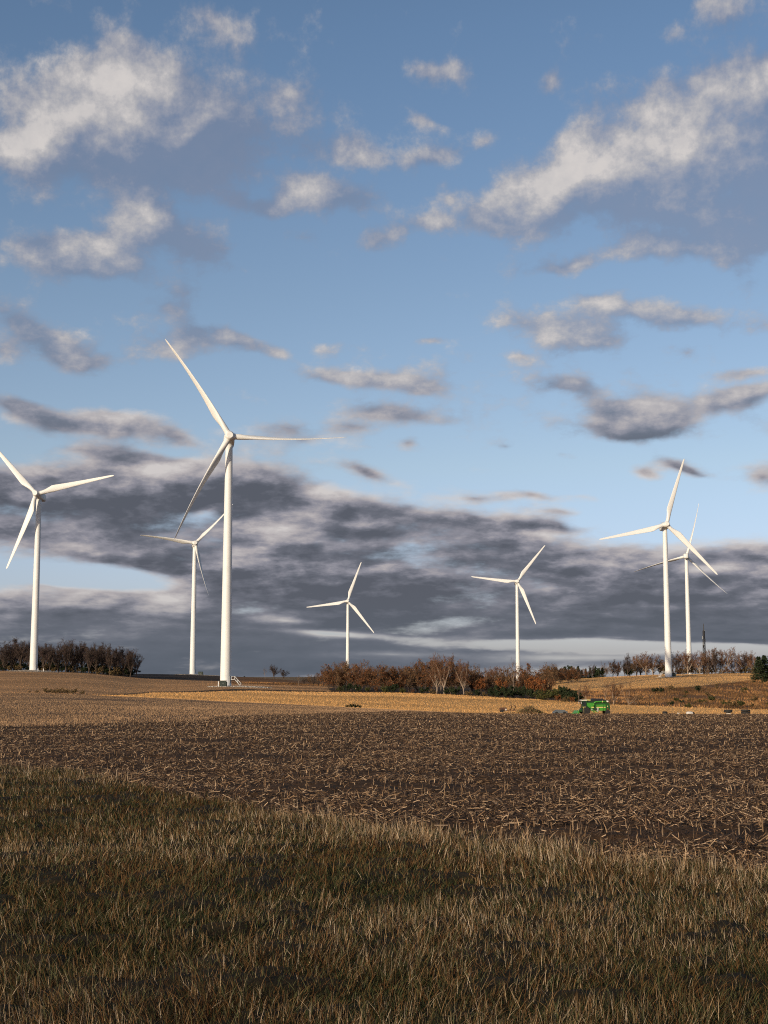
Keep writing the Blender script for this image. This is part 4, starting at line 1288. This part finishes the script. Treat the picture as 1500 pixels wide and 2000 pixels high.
# drives below the panels
for x, z, r in [(-.35, 1.2, .34), (.35, 1.35, .22), (.3, .95, .2), (-1.1, 1.15, .24)]:
    MB().lathe([(r, -1.24), (r, -1.155), (r * .5, -1.15)], 20, 'Y', (x, 0, z)).build('belt_pulley', m_grey if r < .3 else m_black, hv)
MB().tube([(-1.5, -1.2, 1.35), (-.3, -1.22, .55)], .09, 5).tube([(-.9, -1.2, 1.3), (.3, -1.22, .6)], .08, 5).build('side_strut', m_green, hv)
MB().box(2.0, 3.25, -1.0, 1.0, .86, .96, .02).build('straw_spreader', m_silver, hv)
# feeder house and the little of the header that shows
MB().prism([(-4.1, .35), (-2.4, .95), (-2.4, 1.6), (-4.1, .95)], -.6, .6).build('feeder_house', m_dkgreen, hv)
hd = MB().prism([(-4.5, .18), (-4.12, .2), (-4.12, .98), (-4.3, .98), (-4.55, .4)], -2.3, 2.3).build('header', m_green, hv)
for y in (-2.2, -1.45, -.7, .05, .8, 1.55, 2.2):
    MB().prism([(-5.4, .12), (-4.56, .15), (-4.56, .5)], y - .12, y + .12).build('snout', m_green, hd)
MB().tube([(-4.3, -2.25, .98), (-4.3, -2.25, 1.45)], .03, 5).build('marker_rod', m_yellow, hd)
ld = MB()
for y in (-1.75, -1.28):
    ld.tube([(-2.95, y, .55), (-2.95, y, 1.75)], .025, 5)
for i in range(5):
    ld.box(-3.0, -2.85, -1.75, -1.28, .6 + i * .26, .64 + i * .26)
ld.box(-3.1, -2.5, -1.78, -.96, 1.76, 1.82)
ld.build('ladder', m_yellow, hv)

# ---------------------------------------------------------------- odds and ends along the field edge
m_rust = material('rusty iron', (.080, .040, .026), .85, var=.35, scale=4, bump=.01)
m_tarp = material('blue grey sheeting', (.085, .10, .115), .55, var=.15, scale=1.5, bump=.02)
m_wht = material('white plastic', (.50, .48, .45), .5, var=.06)
D0 = 285
root = tag(empty('tillage_implement', spot(990, D0), .05), 'dark iron farm implement with two curved arms left of the brush pile', 'farm implement')
MB().box(-1.6, -.2, -.7, .7, .55, 1.05, .05).build('hopper', m_rust, root)
MB().box(-1.7, 1.9, -.08, .08, .45, .56).box(-1.7, 1.9, -.5, -.4, .42, .52).box(-.1, .1, -1.2, 1.2, .42, .54).build('frame', m_rust, root)
for x in (.85, 1.6):
    MB().tube([(x - .35, 0, .5), (x - .1, 0, .7), (x + .12, 0, 1.1), (x + .05, 0, 1.4), (x - .2, 0, 1.6)], [.12, .12, .1, .09, .06], 7).build('arm', m_rust, root, True)
for x, y in ((-1.2, -.75), (-1.2, .75)):
    MB().lathe([(.1, -.1), (.34, -.1), (.34, .1), (.1, .1)], 18, 'Y', (x, y, .34)).build('wheel', m_black, root)
MB().box(-.55, -.25, -.78, -.715, .5, .8, .01).build('plate', m_wht, root)
# brush pile: many loose branches, counted as one heap
r = np.random.default_rng(3)
segs = []
bp = spot(1034, D0)
for i in range(420):
    q, a = math.sqrt(r.uniform(0, 1)), r.uniform(0, 6.28)
    x, y = q * 2.6 * math.cos(a), q * 1.4 * math.sin(a)
    z = r.uniform(.05, 1.45) * (1 - q ** 1.6) + .1
    dd = np.array([r.normal(), r.normal(), r.normal() * .35 + .15])
    dd = unit(dd) * r.uniform(.4, 1.1)
    p = np.array([x, y, z])
    segs.append((p - dd * .5, p + dd * .5, .05, .02))
v, f = tube_arrays(segs, 4)
lv, lf = leaf_arrays(np.array([s[0] for s in segs for _ in range(5)]) + r.normal(size=(2100, 3)) * .15, .11, r)
lv[:, 2] = np.maximum(lv[:, 2], .02)
V, Fc = cat_arrays((v, f), (lv, lf))
T = np.concatenate([tint_of(len(v), (.20, .13, .08), .4, r, 8), np.repeat(np.array([(.05, .07, .025), (.10, .08, .04), (.17, .11, .06)])[r.integers(0, 3, 2100)], 4, axis=0)])
o = mesh('brush_pile', V, Fc, m_twig, None, False, T)
o.location = bp
tag(o, 'heap of cut branches and leaves left of the green harvester', 'brush pile')
root = tag(empty('covered_trailer', spot(1092, D0), .1), 'low flat object under blue grey sheeting between brush pile and harvester', 'covered load')
MB().prism([(-1.5, .25), (1.5, .25), (1.5, .55), (.9, .92), (-.6, .98), (-1.3, .6)], -.9, .9).build('sheeting', m_tarp, root)
MB().box(-1.6, 2.1, -.8, .8, .1, .247, .02).build('bed', m_black, root)
for x in (-.9, .8):
    MB().lathe([(.08, -.09), (.3, -.09), (.3, .09), (.08, .09)], 16, 'Y', (x, -.92, .3)).build('wheel', m_black, root)


def tyre_stack(px, d, n, r_, w, name, label, base=0.0):
    root = tag(empty(name, spot(px, d)), label, 'tyre stack', 'dark tyre stacks at the field edge')
    for i in range(n):
        z = base + i * (w + .02)
        MB().lathe([(r_ * .55, z), (r_ * .9, z + .01), (r_, z + w * .25), (r_, z + w * .75), (r_ * .9, z + w - .01), (r_ * .55, z + w)], 28).build('tyre', m_black, root, True)
    return root


t = tyre_stack(1454, D0, 3, .98, .46, 'tyre_stack', 'taller stack of big black tyres at the far right of the field edge')
t = tyre_stack(1420, D0, 1, .88, .62, 'tyre_stack', 'single thick black tyre on a pale block, left of the taller stack', .78)
MB().box(-.35, .45, -.4, .4, 0, .76, .05).build('block', m_wht, t)
MB().prism([(.3, 0), (1.2, 0), (1.1, .22), (.4, .42)], -.3, .3).build('wrapping', m_wht, t)
root = tag(empty('wrapped_bundle', spot(1346, D0)), 'white rounded plastic bundle with a dark end lying at the field edge', 'bundle')
mb = MB().lathe([(.1, -.85), (.45, -.78), (.52, -.3), (.50, .4), (.44, .5)], 20, 'X', (0, 0, .48))
mb.build('wrap', m_wht, root, True)
MB().lathe([(.44, .503), (.42, .8), (.2, .95)], 16, 'X', (0, 0, .45)).build('dark_end', m_black, root, True)
root = tag(empty('metal_drum', spot(1297, D0), .2), 'small dark drum lying near a rail, leftmost of the odds and ends at right', 'drum')
MB().lathe([(.3, -.45), (.36, -.43), (.36, .43), (.3, .45)], 20, 'X', (0, 0, .62)).build('barrel', m_black, root, True)
MB().box(-1.1, -.45, -.3, .3, .12, .3, .02).box(-.5, .5, -.35, .35, .12, .25, .02).build('skid', m_rust, root)
root = tag(empty('timber_stack', spot(1311, D0)), 'low pile of dark planks between the drum and the white pail', 'timber')
for i in range(5):
    o = MB().box(-.9 + i * .07, .8 - i * .09, -.4 + i * .12, -.2 + i * .12, .15 + (i % 3) * .16, .28 + (i % 3) * .16, .02).build('plank', m_rust, root)
root = tag(empty('pail', spot(1323, D0)), 'small white pail standing between the planks and the white bundle', 'pail')
MB().lathe([(.2, .05), (.27, .62), (.29, .64), (.29, .68), (.25, .66)], 18).build('bucket', m_wht, root, True)
MB().tube([(-.27, 0, .62), (-.2, 0, .82), (0, 0, .9), (.2, 0, .82), (.27, 0, .62)], .02, 5).build('handle', m_grey, root)
root = tag(empty('feed_trough', spot(1364, D0)), 'low dark trough right of the white bundle', 'trough')
MB().prism([(-.85, .4), (-.6, .1), (.6, .1), (.85, .4), (.75, .4), (.55, .16), (-.55, .16), (-.75, .4)], -.35, .35).build('basin', m_black, root)
MB().box(-.5, -.4, -.3, .3, 0, .098).box(.4, .5, -.3, .3, 0, .098).build('feet', m_rust, root)

# ---------------------------------------------------------------- ground cover (nobody could count it)


def fan(n, d0, d1, power, half=rad(18.2)):
    """scattered ground points in front of the camera, thinning with distance"""
    u = rng.uniform(0, 1, n)
    k = 2 - power
    d = (d0 ** k + u * (d1 ** k - d0 ** k)) ** (1 / k) if abs(k) > 1e-6 else d0 * (d1 / d0) ** u
    a = rng.uniform(-half, half, n)
    return d * np.tan(a), d


def blades(x, y, length, width, lean_az, lean, cols, curl=.6, seg=3, sink=.01):
    """tapering bent blades; returns vertices, quads, tints"""
    n = len(x)
    z = ground_z(x, y)
    side = rng.uniform(0, 2 * math.pi, n)
    sx, sy = np.cos(side), np.sin(side)
    V = np.zeros((n, (seg + 1) * 2, 3))
    px, py, pz = x.copy(), y.copy(), z - sink
    th = lean * .75
    for i in range(seg + 1):
        t = i / seg
        w = width * (1 - .9 * t ** 1.5) * .5
        V[:, 2 * i] = np.stack([px - sx * w, py - sy * w, pz], 1)
        V[:, 2 * i + 1] = np.stack([px + sx * w, py + sy * w, pz], 1)
        st = length / seg
        px = px + np.sin(th) * np.cos(lean_az) * st
        py = py + np.sin(th) * np.sin(lean_az) * st
        pz = pz + np.cos(th) * st
        th = th + lean * curl
    m = (seg + 1) * 2
    q = np.array([(2 * i, 2 * i + 1, 2 * i + 3, 2 * i + 2) for i in range(seg)])
    Fq = (np.arange(n) * m)[:, None, None] + q[None]
    return V.reshape(-1, 3), Fq.reshape(-1, 4), np.repeat(cols, m, axis=0)


STRAW = np.array([(.46, .34, .215), (.58, .46, .33), (.30, .20, .115), (.38, .25, .135)])
GREEN = np.array([(.020, .030, .009), (.030, .040, .012), (.014, .020, .008), (.038, .038, .013)])
RUSTY = np.array([(.085, .042, .017), (.050, .028, .013), (.120, .058, .021)])


def pick(pal, n):
    return pal[rng.integers(0, len(pal), n)] * rng.uniform(.65, 1.3, (n, 1))


MIDS = np.array([(.115, .064, .025), (.078, .072, .030), (.160, .096, .042), (.066, .066, .028), (.110, .052, .020), (.085, .088, .042)])

# grass verge
x, y = fan(900000, 4.6, 30, 1.55, rad(19.5))
zz = zones(x, y)
px_, d_ = polar(x, y)
edge = interp(VERGE, px_)
keep = (zz == 0) | ((d_ < edge * 1.06) & (rng.uniform(0, 1, len(x)) < .12))
clump = fbm(x * 3.3, y * 3.3, 3, 60)
keep &= rng.uniform(0, 1, len(x)) < np.clip((clump - .25) * 2.6, .7, 1)
x, y, clump, d_, edge = x[keep], y[keep], clump[keep], d_[keep], edge[keep]
n = len(x)
patch = fbm(x * .55, y * .55, 3, 71)
rim = np.clip(1 - (edge - d_) / 2.2, 0, 1)
ps = np.clip(.066 + (patch - .5) * .42 + rim * .15 + (clump - .5) * .10, .02, .34)
u = rng.uniform(0, 1, n)
hue = fbm(x * .9, y * .9, 3, 85)
pr = np.clip(.25 + (hue - .5) * .9, .03, .5)
isstraw, isrust, ismid = u < ps, (u > ps) & (u < ps + pr), (u > ps + pr) & (u < ps + pr + .26)
col = pick(GREEN, n)
col[isstraw] = pick(STRAW, isstraw.sum())
col[isrust] = pick(RUSTY, isrust.sum())
col[ismid] = pick(MIDS, ismid.sum())
ln = np.where(isstraw, rng.uniform(.03, .125, n) * (1 + .35 * rim), np.where(ismid, rng.uniform(.04, .12, n), rng.uniform(.03, .085, n))) * (.65 + .7 * clump) * (1 + .25 * rim)
wd = np.where(isstraw, rng.uniform(.0016, .0036, n), rng.uniform(.003, .007, n)) * np.clip(d_ / 9, .8, 1.6)
flow = 2 * math.pi * fbm(x * .8, y * .8, 2, 77) * 1.5
laz = np.where(rng.uniform(0, 1, n) < .4, flow + rng.normal(0, .7, n), rng.uniform(0, 2 * math.pi, n))
lean = np.abs(rng.normal(.0, .55, n)) + .06
lean = np.where(isstraw, lean * 1.0 + .03 + .9 * (rng.uniform(0, 1, n) < .28), np.where(ismid, lean * 1.5 + .1, lean * 2.2 + .15))
v, f, t = blades(x, y, ln, wd, laz, lean, col, np.where(isstraw, .18, .42))
o = mesh('grass', v, f, m_grass, None, False, t)
tag(o, 'rough dry grass verge of green and straw coloured blades', 'grass', kind='stuff')


def litter(x, y, length, width, cols, flat=.16):
    """fallen stalk pieces and husks: thin folded strips lying on the soil"""
    n = len(x)
    z = ground_z(x, y) + rng.uniform(.005, .05, n)
    a = rng.uniform(0, 2 * math.pi, n)
    tl = rng.normal(0, flat, n)
    dx, dy, dz = np.cos(a) * np.cos(tl), np.sin(a) * np.cos(tl), np.sin(tl)
    nx, ny = -np.sin(a), np.cos(a)
    h = length / 2
    w = width / 2
    bend = rng.normal(0, .05, n) * length
    V = np.zeros((n, 9, 3))
    for i, s in enumerate((-1, 0, 1)):
        cx, cy, cz = x + dx * h * s + nx * bend * (s == 0), y + dy * h * s + ny * bend * (s == 0), z + dz * h * s + np.abs(dz) * h + width * .3
        V[:, 3 * i] = np.stack([cx - nx * w, cy - ny * w, cz - width * .35], 1)
        V[:, 3 * i + 1] = np.stack([cx, cy, cz + width * .3], 1)
        V[:, 3 * i + 2] = np.stack([cx + nx * w, cy + ny * w, cz - width * .35], 1)
    q = np.array([(0, 1, 4, 3), (1, 2, 5, 4), (3, 4, 7, 6), (4, 5, 8, 7)])
    Fq = (np.arange(n) * 9)[:, None, None] + q[None]
    return V.reshape(-1, 3), Fq.reshape(-1, 4), np.repeat(cols, 9, axis=0)


RES = np.array([(.26, .165, .092), (.16, .095, .052), (.42, .29, .18), (.085, .050, .032), (.050, .032, .023), (.065, .042, .029), (.045, .03, .021)])
x, y = fan(420000, 9, 150, 1.25, rad(19))
zz = zones(x, y)
keep = zz == 1
dens = fbm(x * .22, y * 1.0, 3, 90)
keep &= rng.uniform(0, 1, len(x)) < np.clip((dens - .38) * 4.5, .08, 1)
x, y = x[keep], y[keep]
n = len(x)
d_ = np.hypot(x, y)
big = rng.uniform(0, 1, n) < .14
ln = np.where(big, rng.uniform(.07, .19, n), rng.uniform(.025, .10, n))
wd = np.where(big, rng.uniform(.006, .015, n), rng.uniform(.005, .013, n)) * np.clip(d_ / 30, 1, 2.4)
v1 = litter(x, y, ln, wd, pick(RES, n) * 1.25, .30)
# standing stubs between the fallen pieces
x, y = fan(90000, 9, 210, 1.15, rad(19))
zz = zones(x, y)
keep = zz == 1
x, y = x[keep], y[keep]
n = len(x)
d_ = np.hypot(x, y)
v2 = blades(x, y, rng.uniform(.04, .15, n), rng.uniform(.008, .018, n) * np.clip(d_ / 25, 1, 3), rng.uniform(0, 6.28, n), np.abs(rng.normal(0, .6, n)), pick(RES, n) * .9, .3, 2)
V, Fc = cat_arrays((v1[0], v1[1]), (v2[0], v2[1]))
o = mesh('corn_residue', V, Fc, m_straw, None, False, np.concatenate([v1[2], v2[2]]))
tag(o, 'broken corn stalks and husks littering the dark tilled soil', 'crop residue', kind='stuff')


def stubble(name, zone_ids, n, d0, d1, power, pal, h, w, label, cat, half=rad(19), rows=0.0, thin=0.0, mottle=.5):
    x, y = fan(n, d0, d1, power, half)
    if rows:
        y = np.round((y + x * .12) / rows) * rows - x * .12 + rng.normal(0, rows * .08, n)
    zz = zones(x, y)
    keep = np.isin(zz, zone_ids)
    if thin:
        keep &= rng.uniform(0, 1, n) < np.clip((fbm(x * .08, y * .05, 3, 31) - thin) * 4, .06, 1)
    x, y = x[keep], y[keep]
    n = len(x)
    band = 1 + .9 * (fbm(x * .006, y * .05, 3, 52) - .5)
    tone = band[:, None] * np.clip(1 + mottle * (fbm(x * .10, y * .035, 4, 44) - .5), .25, 1.8)[:, None]
    v, f, t = blades(x, y, rng.uniform(h * .6, h * 1.3, n), rng.uniform(w * .6, w * 1.4, n), rng.uniform(0, 6.28, n), np.abs(rng.normal(0, .35, n)), (.55 * pick(pal, n) + .45 * pal.mean(0)) * tone, .3, 1)
    o = mesh(name, v, f, m_straw, None, False, t)
    return tag(o, label, cat, kind='stuff')


GOLD = np.array([(.72, .40, .145), (.64, .345, .12), (.78, .46, .19), (.54, .29, .095)])
BRN = np.array([(.38, .24, .135), (.31, .19, .105), (.45, .30, .175), (.25, .15, .085)])
ORM = np.array([(.30, .13, .045), (.22, .10, .04), (.36, .19, .075), (.15, .085, .035), (.10, .075, .03)])
stubble('golden_stubble', [4, 8], 470000, 235, 790, .6, GOLD, .26, .052, 'golden cut corn stubble on the far field and hill', 'stubble', rows=.9, mottle=.35)
stubble('brown_stubble', [2], 260000, 50, 262, 1.0, BRN * .9, .09, .030, 'short brown stubble on the sunlit field at left', 'stubble', thin=.22)
stubble('far_stubble', [5], 150000, 255, 660, .6, BRN * np.array([1.25, 1.12, .95]), .12, .06, 'short brown stubble on the rising fields behind the golden strip', 'stubble')
stubble('meadow_grass', [7], 190000, 320, 640, .6, ORM, .55, .13, 'rough orange brown grass of the meadow at right', 'grass', thin=.34, mottle=2.6)
